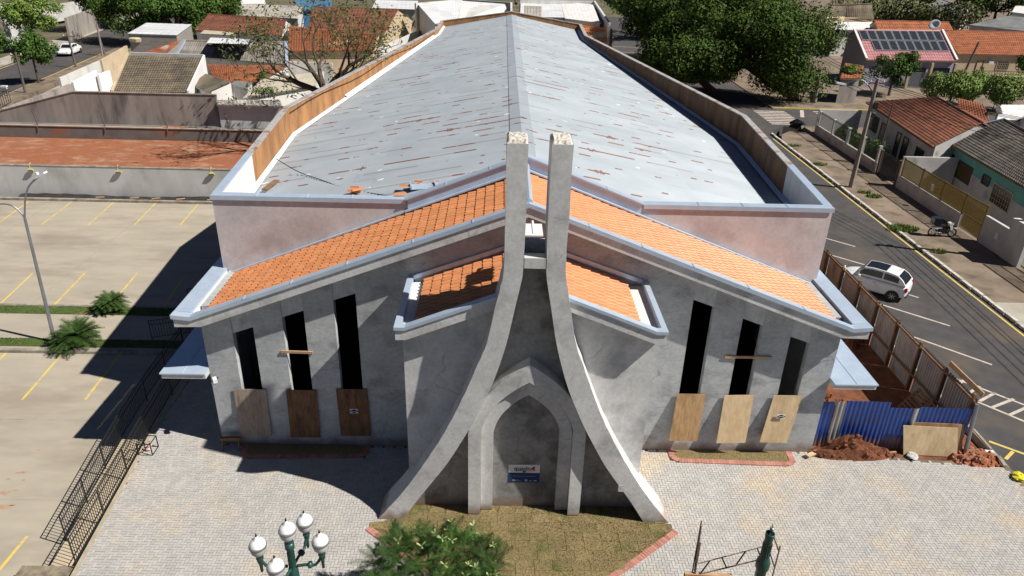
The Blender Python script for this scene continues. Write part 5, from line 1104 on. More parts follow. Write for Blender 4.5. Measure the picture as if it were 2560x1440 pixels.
house([(2492, 300), (2600, 300), (2600, 262), (2503, 262)], 3.6, 3.9, 'white boxy outbuilding behind the mossy grey roof', WHITEP, WHITEP, 'sheet', back='shed', roll=.5)
house([(2100, 196), (2152, 196), (2160, 165), (2112, 158)], 2.8, 3.6, 'small outhouse with an orange clay roof at the foot of the lilac house', GREYW, TILEO, 'tile', back='shed', roll=.36, course=.6)
# satellite dishes
def dish(p, r, lb, aim):
    t = thing('satellite_dish', p, lb, 'satellite dish'); p = V(p); m = MB(); m.lathe(p + V((0, 0, .7)), [(0, 0), (r * .5, .05 * r), (r * .85, .16 * r), (r, .25 * r), (r * .98, .27 * r), (r * .5, .08 * r), (0, .03 * r)], 16, ax=aim); m.build('reflector', LAMPW, t, smooth=True)
    m = MB(); m.tube([p + V((0, 0, -.4)), p + V((0, 0, .7))], .04, 6); m.tube([p + V((0, 0, .6)), p + V((0, 0, .7)) + V(aim).normalized() * r * .8], .02, 5); m.build('mast', STEEL, t)
dish(at(2333, 76, 5.6), .75, 'white satellite dish on the roof ridge beside the solar panels', (-.5, -.6, .5)); dish(at(2487, 302, 3.0), .7, 'grey satellite dish in the dark gap between the orange lean-to and the white outbuilding', (.9, -.2, .4))
# front walls and fences along the sidewalk
fa = thing('garden_wall', (29.5, 41, 0), 'stained white low garden wall with iron bars and posts in front of the brown roofed house', 'wall')
m = MB(); m.box(29.42, 29.6, 35.2, 47.8, -.03, .85); m.box(29.42, 33.5, 47.8, 48.0, -.03, 2.3); m.build('wall_base', WHITEW, fa)
for y in (35.4, 38.2, 41.2, 44.3, 47.5): m = MB(); m.box(29.4, 29.62, y - .12, y + .12, .852, 2.2); m.build('post', WHITEW, fa)
m = MB(); m.bar((29.5, 35.3, 2.05), (29.5, 47.7, 2.05), .04, .05)
for i in range(100): y = 35.4 + i * .123; m.box(29.49, 29.51, y - .01, y + .01, .85, 2.2)
m.build('bars', BLACKM, fa, kind='stuff')
gd = thing('driveway_gate', (29.5, 33.4, 0), 'dark iron gate with rusty brown posts between the two garden walls', 'gate')
for y in (32.0, 35.0): m = MB(); m.box(29.42, 29.62, y - .12, y + .12, -.03, 2.0); m.build('post', IRONR, gd)
m = MB(); m.bar((29.5, 32.1, 1.9), (29.5, 34.9, 1.9), .04, .05); m.bar((29.5, 32.1, .15), (29.5, 34.9, .15), .04, .05)
for i in range(26): y = 32.15 + i * .107; m.box(29.49, 29.51, y - .012, y + .012, .1, 1.9)
m.build('bars', BLACKM, gd, kind='stuff')
fb = thing('ochre_railing', (29.5, 27, 0), 'ochre iron railing on a mouldy white base wall in front of the turquoise house', 'railing')
m = MB(); m.box(29.42, 29.6, 23.3, 31.6, -.03, .95); m.build('base_wall', WHITEW, fb)
m = MB(); m.box(29.43, 33.6, 31.62, 31.8, -.03, 2.4); m.build('side_wall', WHITEW, fb)
for y in (31.5, 28.8, 26.0, 23.4, 21.1): m = MB(); m.box(29.46, 29.56, y - .05, y + .05, .0, 2.35); m.build('post', GOLDM, fb)
m = MB(); m.bar((29.51, 21.1, 2.25), (29.51, 31.5, 2.25), .05, .06); m.bar((29.51, 21.1, 1.05), (29.51, 31.5, 1.05), .05, .06); m.build('rail', GOLDM, fb)
m = MB()
for i in range(96): y = 21.15 + i * .108; m.box(29.49, 29.53, y - .014, y + .014, .96 if y > 23.4 else .08, 2.3)
m.build('bars', GOLDM, fb, kind='stuff')
m = MB(); m.box(29.40, 29.43, 27.0, 27.3, 1.25, 1.7); m.build('letter_box', LAMPW, fb)
nw = thing('boundary_wall', (29.5, 18.5, 0), 'stained white boundary wall with a square pillar between the ochre railing and the cream gate', 'wall')
m = MB(); m.box(29.42, 29.62, 18.6, 21.0, -.03, 1.75); m.build('wall_face', WHITEW, nw); m = MB(); m.box(29.35, 29.75, 17.0, 18.59, -.03, 2.5); m.build('pillar', LGREYW, nw); m = MB(); m.box(29.36, 29.419, 19.3, 19.6, .8, 1.2); m.build('meter_box', WHITEP, nw)
m = MB(); m.box(29.76, 34, 17.2, 17.4, -.03, 2.5); m.build('side_wall', WHITEW, nw)
cg = thing('cream_gate', (29.5, 14.3, 0), 'cream painted iron sliding gate at the right edge beside the pale sidewalk', 'gate')
m = MB()
for i in range(44): y = 12.2 + i * .108; m.box(29.49, 29.53, y - .016, y + .016, .08, 2.2)
m.build('bars', CREAMM, cg, kind='stuff'); m = MB(); m.bar((29.51, 12.2, 2.1), (29.51, 16.9, 2.1), .05, .07); m.bar((29.51, 12.2, .2), (29.51, 16.9, .2), .05, .1); m.bar((29.51, 12.2, 1.1), (29.51, 16.9, 1.1), .05, .06); m.build('frame', CREAMM, cg)
# grey carport fence of the solar house, its kerb wall, and the cream house's railing
p0, p1 = at(2262, 218, 0), at(2400, 222, 0)
sf = thing('grey_railing', (p0 + p1) / 2, 'pale grey vertical bar fence in front of the solar panel house', 'railing'); m = MB(); yf_ = (p0.y + p1.y) / 2
for i in range(90): x = lerp(p0.x, p1.x, i / 89); m.box(x - .02, x + .02, yf_ - .02, yf_ + .02, .1, 1.9)
m.build('bars', STEEL, sf, kind='stuff'); m = MB(); m.bar((p0.x, yf_, 1.85), (p1.x, yf_, 1.85), .05, .06); m.box(p0.x - 3, p1.x, yf_ - .1, yf_ + .1, -.04, .1); m.build('rail', STEEL, sf)
q0, q1 = at(2432, 203, .1), at(2640, 212, .1); sr = thing('terrace_wall', (q0 + q1) / 2, 'low pale terrace wall with a thin dark railing before the cream house', 'wall'); yq = (q0.y + q1.y) / 2
m = MB(); m.box(q0.x, q1.x, yq, yq + 2.2, -.04, .75); m.build('terrace', CREAMW, sr); m = MB(); m.box(q0.x, q1.x, yq - .05, yq - .01, 1.55, 1.6)
for i in range(30): x = lerp(q0.x, q1.x, i / 29); m.box(x - .015, x + .015, yq - .05, yq - .01, .75, 1.6)
m.build('bars', BLACKM, sr, kind='stuff')
# utility poles and wires
def pole(name, b, top, r, mat, lb, grp='utility poles', cross=True):
    t = thing(name, b, lb, 'utility pole', grp); b, top = V(b), V(top); m = MB(); m.tube([b, top], [r, r * .7], 8); m.build('shaft', mat, t)
    if cross:
        m = MB(); d = V((1, .1, 0)).normalized(); m.bar(top + V((0, 0, -.35)) - d * .6, top + V((0, 0, -.35)) + d * .6, .09, .1); m.build('crossarm', WOOD, t)
        for k in (-.5, 0, .5): m = MB(); m.lathe(top + V((0, 0, -.3)) + d * k, [(.03, 0), (.06, .05), (.04, .1), (.05, .16), (.0, .2)], 8); m.build('insulator', LAMPW, t)
    return t
PB = V((25.85, 31.45, 0)); PT = V((25.9, 31.45, 8.1))
t = pole('utility_pole', PB, PT, .19, CONCP, 'tall concrete pole with a street lamp arm on the sidewalk before the white garden wall')
m = MB(); la = atX(2112, 210, 24.0); m.tube(smooth([tuple(PT + V((-.1, 0, -1.0))), tuple(PT.lerp(la, .5) + V((0, 0, .1))), tuple(la)], 5), .04, 8); m.build('lamp_arm', STEEL, t); m = MB(); R = Matrix.Rotation(.15, 3, 'Y'); m.obox(la + V((-.3, 0, .02)), (.75, .28, .12), R); m.build('lamp_head', LAMPW, t)
m = MB(); m.obox(PT + V((.25, -.05, -1.9)), (.3, .3, .4)); m.build('cable_box', BLACKM, t); m = MB(); m.lathe(PT + V((.28, -.1, -2.6)), [(.16, -.03), (.2, 0), (.16, .03)], 12, ax=(0, 1, 0)); m.build('cable_coil', BLACKM, t)
pb = V((29.9, 16.6, 0)); pole('utility_pole', (30.3, 17.9, 0), (30.4, 18.0, 8.6), .19, POLEW, 'dark pole rising behind the square grey pillar at the right edge')
p = at(2400, 205, 0); pole('utility_pole', p, atY(2447, 105, p.y), .17, POLEW, 'leaning dark wooden pole in front of the cream house', cross=False)
p = at(2372, 262, 0); pole('utility_pole', p, atY(2395, 185, p.y), .13, POLEW, 'thin dark pole rising from the light green hedge', cross=False)
p = at(2035, 256, 0); pole('tree_guard_post', p, V((p.x, p.y, 3.2)), .3, CONCP, 'square grey post under the edge of the big dark tree', cross=False)
p = at(2236, 392, .0); pole('gate_pole', V((30.6, 37.5, 0)), V((30.7, 37.5, 5.2)), .07, POLEW, 'slim dark service pole in the front yard of the brown roofed house', cross=False)
def wire(a, b, sag, lb, r=.019):
    a, b = V(a), V(b); P = [a.lerp(b, i / 14) - V((0, 0, sag * 4 * (i / 14) * (1 - i / 14))) for i in range(15)]; m = MB(); m.tube(P, r, 4); return m.build('power_line', WIREM, label=lb, cat='power line', group='overhead power lines')
for k, (dx, dz) in enumerate(((-.5, -.25), (0, -.25), (.5, -.25), (.15, -1.2), (.15, -1.5))):
    wire((PT.x + dx, PT.y, PT.z + dz), (30.35 + dx, 18.0, 8.35 + dz), .35, 'black overhead cable between the tall concrete pole and the right edge pole'); wire((30.35 + dx, 18.0, 8.35 + dz), (27.5 + dx, -16, 8.0 + dz), .4, 'black overhead cable leaving the right edge pole towards the camera')
    wire((PT.x + dx, PT.y, PT.z + dz), (31 + dx, 66, 8.2 + dz), .6, 'black overhead cable from the tall concrete pole to the big dark trees')
wire((66, 84, 6.5), (38, 76, 6.0), .5, 'pale cable crossing in front of the solar panels'); wire((66, 84, 6.5), (100, 90, 7), .5, 'pale cable crossing in front of the orange roof')
# ---------------- left and behind
zb = -.42
bw = thing('boundary_wall', (-28, 39.8, .4), 'tall dark stained wall behind the red earth terrace with a stepped end', 'wall')
m = MB(); WL = [atY(-30, 290, 39.9), atY(8, 275, 39.9), atY(183, 230, 39.9), atY(540, 238, 39.9), atY(541, 262, 39.9), atY(720, 269, 39.9)]
pts = [(WL[0].x, 39.9, .3)] + [(p.x, 39.9, p.z) for p in WL] + [(WL[-1].x, 39.9, .3)]; m.prism(pts[::-1], (0, .22, 0)); m.build('wall_face', GREYW, bw)
for a, b in zip(WL[:-1], WL[1:]):
    if abs(a.x - b.x) > .5: m = MB(); m.bar((a.x, 40.0, a.z + .03), (b.x, 40.0, b.z + .03), .3, .05); m.build('wall_coping', KERBM, bw)
lwall = thing('terrace_wall', (-30, 39, .4), 'low stained wall with a pale ledge at the foot of the tall dark wall', 'wall')
m = MB(); m.box(-80, -9, 38.75, 39.88, -.5, 1.36); m.build('wall_face', M('mud_splashed_wall', (.20, .185, .175), (.14, .128, .12), sc=.8, c3=(.27, .14, .075), s3=.35, t3=(.55, .68)), lwall)
m = MB(); m.box(-80, -9, 38.7, 38.98, 1.362, 1.43); m.build('ledge', M('ledge_concrete', (.42, .35, .28), (.33, .28, .22), sc=2), lwall)
for i, u in enumerate((85, 252, 408, 563)):
    p = atY(u + 10, 308, 38.9); m = MB(); m.bar((p.x, 38.85, 1.36), (p.x - .25, 38.9, 2.75), .07, .07); m.bar((p.x, 38.68, 1.0), (p.x, 38.7, 1.4), .05, .05); m.build('fence_stake', IRONR, lwall)
# brown roofed white house with party walls
h1, g1 = house([(284, 231), (467, 232), (508, 144), (323, 138)], 3.0, 5.0, 'white house with a large faded brown tiled roof behind the tall stained wall', WHITEP, TILEB, 'tile', zg=zb, back='shed', over=.1)
for a, b in ((g1[1], g1[2]), (g1[0], g1[3])):
    m = MB(); d = V((.18 if a is g1[1] else -.18, 0, 0)); q = [V((a.x, a.y, zb)), V((b.x, b.y, zb)), V((b.x, b.y, b.z + .25)), V((a.x, a.y, a.z + .2))]; m.prism([p + d * .1 for p in q], d); m.build('party_wall', CREAMW if a is g1[0] else WHITEP, h1)
m = MB(); m.bar(g1[3] + V((0, .1, .15)), g1[2] + V((0, .1, .15)), .2, .25); m.build('ridge_wall', LGREYW, h1)
def wallp(name, top, zg, th, mat, lb, cat='wall'):
    """free wall: top polyline of world points, down to zg"""
    t = thing(name, (top[0].x, top[0].y, zg), lb, cat)
    for a, b in zip(top[:-1], top[1:]):
        d = (b - a); d.z = 0; d.normalize(); n = V((-d.y, d.x, 0)) * th; m = MB(); m.prism([V((a.x, a.y, zg)), V((b.x, b.y, zg)), b, a], n); m.build('wall_face', mat, t)
    return t
WHT = M('fresh_white_wall', (.82, .81, .80))
wallp('white_wall', [atX(183, 206, -36.6), atX(242, 175, -36.6)], zb, .2, WHT, 'bright white freshly painted party wall, the larger of the stepped pair')
wallp('white_wall', [atX(247, 186, -36.2), atX(275, 176, -36.2)], zb, .2, WHT, 'bright white freshly painted party wall, the smaller stepped piece by the brown roof')
wallp('cream_wall', [at(254, 150, 4.0), at(318, 114, 4.2)], zb, .2, CREAMW, 'cream garden wall running back beside the left street')
wallp('grey_wall', [at(150, 195, 2.6), at(254, 150, 3.2)], zb, .2, LGREYW, 'grey garden wall with a dark weathered top beside the left street')
wallp('grey_wall', [at(10, 272, 2.4), at(178, 210, 2.6)], zb, .25, GREYW, 'brown weathered low wall beside the sidewalk of the left street')
# other roofs
h2, g2 = house([(442, 138), (718, 161), (715, 106), (462, 102)], 3.0, 4.4, 'long building with a weathered grey corrugated fibre roof and a raised metal vent', LGREYW, FIBRE, 'wave', zg=zb, back='gable', backlen=.3, roll=.3)
m = MB(); q = [at(u, v, 4.9) for u, v in ((516, 108), (619, 111), (625, 98), (526, 94))]; slope(m, *q, 'sheet', .35); m.build('vent_roof', SHEETW, h2); m = MB(); m.prism([q[0] + V((0, .15, -.1)), q[1] + V((0, .15, -.1)), q[2] + V((0, 0, -.1)), q[3] + V((0, 0, -.1))], (0, 0, -.28)); m.build('vent_box', DARKIN, h2)
for a, b in ((g2[0], g2[3]), (g2[1], g2[2])): m = MB(); m.bar(a + V((0, 0, .12)), b + V((0, 0, .12)), .35, .1); m.build('verge_flashing', ZINC, h2)
house([(540, 205), (652, 206), (720, 165), (516, 162)], 2.8, 3.6, 'low wing with a bright orange clay roof below the grey corrugated roof', LGREYW, TILEO, 'tile', zg=zb, back='shed')
house([(486, 76), (706, 90), (716, 50), (520, 36)], 3.0, 4.4, 'house with a long dark red tiled roof behind the grey block building', WHITEP, TILER, 'tile', zg=zb, backlen=.7, roll=.4, course=.55)
house([(566, 37), (745, 47), (757, 15), (578, 9)], 3.0, 4.2, 'shed with a pale striped fibre roof behind the dark red tiled roof', LGREYW, FIBREL, 'wave', zg=zb, back='shed', roll=.55)
house([(765, 92), (958, 92), (997, 24), (780, 18)], 3.0, 5.6, 'house with a broad red tiled roof seen through the bare tree', CREAMW, TILER, 'tile', zg=zb, roll=.45, course=.6)
house([(720, 128), (935, 128), (945, 88), (722, 70)], 3.0, 4.0, 'lower house with an orange tiled roof under the branches of the bare tree', CREAMW, TILEO, 'tile', zg=zb, backlen=.4, roll=.4, course=.5)
house([(606, 246), (790, 214), (812, 178), (655, 197)], 2.8, 3.3, 'low building with a plain beige sheet roof beside the church parapet', LGREYW, SHEETB, 'sheet', zg=zb, back='shed', roll=.5)
house([(478, 210), (520, 231), (578, 205), (514, 184)], 3.2, 3.9, 'small annex with a dull brown sheet roof right of the white house', WHITEP, TILEB, 'sheet', zg=zb, back='shed', roll=.4)
house([(575, 212), (616, 222), (632, 206), (586, 202)], 2.6, 2.9, 'small porch with a grey sheet roof between the brown annex and the beige roof', WHITEW, FIBREG, 'sheet', zg=zb, back='shed', roll=.4)
house([(542, 262), (706, 266), (700, 250), (541, 250)], 3.3, 3.5, 'strip of pale corrugated roofing directly behind the lower end of the stained wall', LGREYW, FIBREL, 'wave', zg=zb, back='shed', roll=.3)
house([(318, 84), (443, 88), (480, 61), (366, 57)], 3.6, 3.8, 'grey block building with a flat metal roof beside the left street', BLOCKW, SHEETW, 'sheet', zg=zb, back='shed', over=.05, roll=.8)
house([(352, 136), (420, 130), (455, 100), (410, 112)], 2.8, 3.4, 'tiny lean-to with broken orange tiles below the grey block building', BLOCKW, TILEO, 'tile', zg=zb, back='shed')
house([(500, 84), (578, 88), (590, 82), (510, 75)], 3.0, 3.2, 'flat cream slab roof between the block building and the dark red roof', LGREYW, SHEETB, 'sheet', zg=zb, back='shed', roll=.8)
house([(1088, 60), (1146, 50), (1153, 2), (1044, 10)], 5.0, 6.2, 'large grey metal roofed warehouse behind the church, left slope', LGREYW, SHEETW, 'sheet', zg=-.5, back='shed', name='warehouse', cat='warehouse', roll=.7)
house([(1146, 52), (1270, 32), (1262, 10), (1153, 2)], 5.0, 6.2, 'white metal roofed warehouse just left of the church ridge', LGREYW, WHITEP, 'sheet', zg=-.5, back='shed', name='warehouse', cat='warehouse', roll=.8)
house([(1300, 42), (1412, 44), (1400, 2), (1302, 4)], 5.0, 6.0, 'grey metal roofed warehouse just right of the church ridge', LGREYW, SHEETW, 'sheet', zg=-.5, back='shed', name='warehouse', cat='warehouse', roll=.7)
house([(1412, 46), (1502, 58), (1482, 12), (1400, 2)], 5.0, 6.0, 'white metal roofed warehouse beside the orange hipped roof', LGREYW, WHITEP, 'sheet', zg=-.5, back='shed', name='warehouse', cat='warehouse', roll=.8)
wallp('parapet_wall', [at(1040, 8, 6.4), at(1156, -2, 6.4), at(1276, 6, 6.4), at(1276, 30, 6.0)], -.5, .3, LGREYW, 'blue grey parapet around the warehouse roofs left of the church ridge')
wallp('parapet_wall', [at(1300, 0, 6.4), at(1484, 2, 6.4), at(1522, 58, 5.6)], -.5, .3, LGREYW, 'blue grey parapet around the warehouse roofs right of the church ridge')
h, g = house([(1310, 40), (1354, 42), (1354, 16), (1310, 14)], 7.0, 7.2, 'tan block tank tower rising behind the church ridge', CREAMW, FIBREL, 'wave', zg=-.5, back='shed', name='tank_tower', cat='tower', roll=.4)
h, g = house([(1462, 100), (1534, 104), (1530, 74), (1440, 64)], 3.2, 4.6, 'house with a hipped light orange tiled roof behind the church on the right', CREAMW, TILE, 'tile', zg=-.1, roll=.4, course=.5)
h, g = house([(1366, 62), (1462, 98), (1442, 64), (1362, 42)], 3.4, 4.4, 'wing with a tan tiled roof showing over the church back wall', CREAMW, TILE, 'tile', zg=-.1, back='shed', roll=.4, course=.5)
house([(735, 26), (830, 26), (828, 2), (738, 2)], 3.2, 3.8, 'blue walled building at the top behind the red roofs', M('blue_wall', (.07, .22, .42)), M('blue_roof', (.06, .20, .38)), 'sheet', zg=-.5, back='shed', roll=.8)
house([(600, 10), (660, 10), (664, -6), (604, -8)], 3.4, 3.8, 'small white building at the top behind the pale striped roof', WHITEP, WHITEP, 'sheet', zg=-.5, back='shed', roll=.8)
house([(0, 45), (48, 34), (48, 8), (0, 8)], 3.4, 4.4, 'pale blue grey house with a reddish roof at the top left corner', LGREYW, SHEETW, 'sheet', zg=-.5, back='shed', roll=.8)
house([(930, 20), (1045, 24), (1045, 2), (940, 0)], 4.0, 4.4, 'pale grey flat roofed building behind the top of the bare tree', LGREYW, SHEETW, 'sheet', zg=-.5, back='shed', roll=.8)
wallp('street_wall', [at(70, 22, 2.4), at(290, -12, 2.4)], -.5, .3, WHITEW, 'long pale wall on the far side of the left street under the dark trees')
wallp('street_wall', [at(165, 45, 3.0), at(282, 5, 3.0)], -.5, .3, GREYW, 'shaded grey wall with light patches under the dark trees by the left street')  # dark wall colour stands in for the shade of the trees
# back yard walls near the bare tree
wallp('yard_wall', [at(690, 152, 2.0), at(830, 158, 2.0)], zb, .2, LGREYW, 'grey back yard wall under the bare tree')
wallp('yard_wall', [at(950, 120, 2.6), at(1060, 70, 2.6)], zb, .2, LGREYW, 'pale back yard wall close to the far left corner of the church')
# left poles
for i, (u, v, u2, v2, lb) in enumerate(((190, 168, 168, 84, 'dark leaning pole beside the white sedan'), (256, 138, 242, 60, 'thicker of the two poles at the kerb by the grey block building'), (262, 137, 246, 84, 'shorter of the two poles at the kerb by the grey block building'), (64, 232, 38, 130, 'pole in front of the street tree by the stained wall'), (122, 34, 112, 0, 'pale pole behind the street tree at the top left'))):
    p = at(u, v, -.4); q = atY(u2, v2, p.y); pole('utility_pole', p, q, .14, CONCP if i in (1, 4) else POLEW, lb, cross=i in (0, 3))
p = at(20, 240, -.4); t = thing('street_light', p, 'small white headed lamp post at the left edge by the street', 'street light'); m = MB(); m.tube([p, atY(18, 222, p.y), atY(10, 216, p.y)], .06, 6); m.build('pole', STEEL, t); m = MB(); m.obox(atY(10, 216, p.y), (.6, .35, .16)); m.build('lamp_head', LAMPW, t)
fe = thing('street_fence', at(8, 268, 0), 'dark iron fence panels at the left edge before the street', 'fence'); m = MB(); a, b = at(-8, 275, .0), at(28, 255, .0)
for z in (0, 1.2): m.tube([a + V((0, 0, z)), b + V((0, 0, z))], .04, 5)
for i in range(8): p = a.lerp(b, i / 7); m.tube([p, p + V((0, 0, 1.2))], .025, 4)
m.build('panel', BLACKM, fe)
m = MB(); m.lathe(at(346, 107, 2.4), [(.0, 0), (1.0, .2), (1.1, .6), (.9, .75), (0, .8)], 14); m.build('cream_awning', CREAMM, label='rounded cream awning on the street side of the grey block building', cat='awning')
# ---------------- loose things on the church roof
c = at(676, 465, 7.25); m = MB(); m.bar(c + V((-.08, -.55, .03)), c + V((.1, .6, .06)), .24, .04); m.build('roof_plank', WOOD, label='rusty brown board lying on the left front of the metal roof', cat='board')
p = at(905, 486, 7.95)
for i in range(6):
    R = (Matrix.Translation(V((p.x + rnd(-.22, .22), p.y + rnd(-.15, .15), 8.0 + .06 * (i // 2)))) @ Matrix.Rotation(rnd(-.4, .4) + 1.5, 4, 'Z')); o = bpy.data.objects.new('spare_tile', tme); COL.objects.link(o); o.matrix_world = R; tagit(o, 'spare orange roof tile in the small stack behind the left front parapet', 'roof tile', 'spare tiles stacked behind the parapet')
for i, (u, v, lb) in enumerate(((1025, 470, 'spare orange roof tile left of the metal tray'), (1055, 462, 'spare orange roof tile lying on the metal tray'), (1015, 490, 'lowest loose orange tile by the gable end'), (1098, 461, 'loose orange tile at the right of the metal tray'))):
    q = at(u, v, 8.4); o = bpy.data.objects.new('spare_tile', tme); COL.objects.link(o); o.matrix_world = Matrix.Translation(q + V((0, 0, .03))) @ Matrix.Rotation(rnd(.8, 1.9), 4, 'Z'); tagit(o, lb, 'roof tile', 'loose tiles near the gable')
q = at(1058, 468, 8.42); t = thing('metal_tray', q, 'folded zinc tray lying on the metal roof with orange tiles', 'tray'); m = MB(); R = Rz(.2); m.obox(q + V((0, 0, .03)), (.9, .6, .02), R); m.build('tray_base', ZINC, t)
for s in (-1, 1): m = MB(); m.obox(q + R @ V((s * .45, 0, .08)), (.06, .62, .12), R); m.build('side_rim', ZINC, t)
P = [at(u, v, z) for u, v, z in ((690, 400, 7.9), (745, 432, 7.35), (800, 452, 7.5), (850, 470, 7.65), (890, 480, 7.8), (980, 495, 8.2))]; m = MB(); m.tube([p + V((0, 0, .06)) for p in smooth([tuple(p) for p in P], 4) for p in [V(p)]], .018, 5); m.build('loose_cable', WIREM, label='dark cable with small clips trailing across the front of the metal roof', cat='cable')
m = MB(); m.tube([V(p) + V((.28, 0, -.25 + .12 * math.sin(i))) for i, p in enumerate([(lerp(-12.15, -7.4, k / 14), lerp(16.8, 49, k / 14), 8.35) for k in range(15)])], .02, 5); m.build('wall_cable', WIREM, label='dark cable hanging along the inside of the ochre left parapet', cat='cable')
# ================================================================== VEGETATION
def crown_mesh(c, rad, n, leaf, blobs=18, seed=0, flat=.0, shell=.55):
    rs = random.Random(seed); m = MB(); B = []
    for i in range(blobs):
        while True:
            d = V((rs.uniform(-1, 1), rs.uniform(-1, 1), rs.uniform(-.8, 1)))
            if .15 < d.length < 1: break
        d = d.normalized() * rs.uniform(.45, .82); r = rs.uniform(.26, .42); B.append((d, r, rs.uniform(.0, .35)))
    for i in range(n):
        d, r, tb = B[i % blobs]
        q = V((rs.gauss(0, 1), rs.gauss(0, 1), rs.gauss(.15, 1))).normalized(); k = r * (rs.uniform(shell, 1.08) if rs.random() < .85 else rs.uniform(.2, 1))
        p = d + q * k; pos = V((c[0] + p.x * rad[0], c[1] + p.y * rad[1], c[2] + p.z * rad[2]))
        nrm = (q + V((rs.uniform(-.7, .7), rs.uniform(-.7, .7), rs.uniform(-.3, .9)))).normalized(); a = nrm.orthogonal().normalized(); b = nrm.cross(a); th = rs.uniform(0, 6.28); a, b = a * math.cos(th) + b * math.sin(th), b * math.cos(th) - a * math.sin(th)
        L = leaf * rs.uniform(.6, 1.35); w = L * rs.uniform(.32, .55); m.tint = min(1, max(.02, tb + rs.uniform(.1, .75)))
        m.poly([pos - a * L * .5, pos + b * w * .5 - a * L * .05, pos + a * L * .5 - nrm * L * .15, pos - b * w * .5 + a * L * .05])
    return m, B
def tree(name, label, base, c, rad, n, leaf, mat, tr=.25, bark=None, seed=0, group=None, blobs=18, cat='tree'):
    base, c = V(base), V(c); t = thing(name, base, label, cat, group); bark = bark or BARK
    m, B = crown_mesh(c, rad, n, leaf, blobs, seed); m.build('crown', mat, t, kind='stuff')
    fork = base.lerp(V((c.x, c.y, c.z - rad[2] * .55)), 1.0); mt = MB(); mid = base.lerp(fork, .5) + V((rnd(-.1, .1), rnd(-.1, .1), 0)) * rad[0] * .3
    mt.tube([base + V((0, 0, -.1)), base + (mid - base) * .15, mid, fork], [tr * 1.35, tr * 1.05, tr * .9, tr * .7], 9); mt.build('trunk', bark, t)
    ml = MB()
    for d, r, _ in B[:10]:
        e = V((c.x + d.x * rad[0], c.y + d.y * rad[1], c.z + d.z * rad[2])); q = fork.lerp(e, .5) + V((0, 0, -.08 * rad[2])); ml.tube([fork - (fork - mid).normalized() * tr * .3, q, e], [tr * .5, tr * .3, tr * .1], 6)
    ml.build('limbs', bark, t); return t
# big dark trees right of the hall
tree('shade_tree', 'huge dark green tree nearest the crosswalk, right of the church parapet', (33.6, 63.6, 0), (28.9, 63.5, 5.4), (7.9, 5.4, 5.5), 42000, .36, LFD, .5, seed=11, group='big dark trees right of the church', blobs=30)
tree('shade_tree', 'huge dark green tree in the middle of the dark row right of the church', (24.6, 67.5, 0), (21.6, 66, 5.0), (7.2, 6.0, 5.0), 36000, .38, LFD, .45, seed=12, group='big dark trees right of the church', blobs=26)
tree('shade_tree', 'dark green tree with a visible pale trunk at the far end of the church wall', (19.9, 91.5, 0), (21.5, 86, 6.8), (7.4, 7, 5.4), 22000, .46, LFD, .4, bark=BARKG, seed=13, group='big dark trees right of the church', blobs=20)
tree('shade_tree', 'dark green tree behind the others at the top edge, right of the church', (34, 90, 0), (34, 88, 7.2), (11, 9, 7.6), 24000, .52, LFD, .5, seed=14, group='big dark trees right of the church', blobs=22)
tree('shade_tree', 'dark green tree at the top edge farthest along the back street', (24, 116, 0), (25, 116, 9), (12, 9, 9), 15000, .7, LFD, .5, seed=15, group='big dark trees right of the church', blobs=20)
tree('shade_tree', 'dark green tree in the second row, behind the two trees by the street', (29, 77, 0), (28, 77, 8.0), (8, 7, 7.2), 24000, .46, LFD, .45, seed=16, group='big dark trees right of the church', blobs=26)
# right side small trees, hedges
p = at(2222, 238, 0); tree('round_tree', 'round topped mid green tree in front of the solar panel house', p, (p.x, p.y, 3.4), (2.9, 2.7, 2.3), 4500, .34, LFM, .16, seed=21, blobs=16)
def hedge(name, label, pts, wid, h, n, leaf, mat, seed=0, cat='hedge', z=0):
    rs = random.Random(seed); pts = [V(p) for p in pts]; t = thing(name, pts[0], label, cat); m = MB(); B = []
    L = sum((b - a).length for a, b in zip(pts[:-1], pts[1:]))
    for a, b in zip(pts[:-1], pts[1:]):
        k = max(3, int((b - a).length / (wid * .28)))
        for i in range(k): B.append((a.lerp(b, (i + rs.random() * .6) / k) + V((rs.uniform(-.2, .2) * wid, rs.uniform(-.2, .2) * wid, h * rs.uniform(.3, .62))), wid * rs.uniform(.42, .62), rs.uniform(0, .3)))
    for i in range(n):
        c, r, tb = B[i % len(B)]; q = V((rs.gauss(0, 1), rs.gauss(0, 1), rs.gauss(.1, 1))).normalized(); pos = c + V((q.x * r, q.y * r, q.z * h * .5)) * rs.uniform(.7, 1.05)
        if pos.z < z: pos.z = z + rs.uniform(0, .2)
        nrm = (q + V((rs.uniform(-.6, .6), rs.uniform(-.6, .6), rs.uniform(-.2, .9)))).normalized(); a = nrm.orthogonal().normalized(); b = nrm.cross(a); S_ = leaf * rs.uniform(.6, 1.3); m.tint = min(1, max(.02, tb + rs.uniform(.1, .75))); m.poly([pos - a * S_ * .5, pos + b * S_ * .25, pos + a * S_ * .5, pos - b * S_ * .25])
    m.build('foliage', mat, t, kind='stuff'); m = MB()
    for c, r, _ in B: m.tube([V((c.x, c.y, z)), c], [.05, .02], 5)
    m.build('stems', BARK, t); return t
hedge('hedge', 'bright light green clipped hedge behind the brown tiled roof', [at(2335, 245, .8), at(2440, 248, .9), at(2545, 262, .9)], 3.0, 2.9, 14000, .28, LFL, 31)
hedge('hedge', 'long dark olive hedge row beyond the solar panel house', [at(2100, 62, 1), at(2200, 55, 1), at(2300, 58, 1), at(2420, 72, 1)], 6, 5, 7000, .7, LFO, 32)
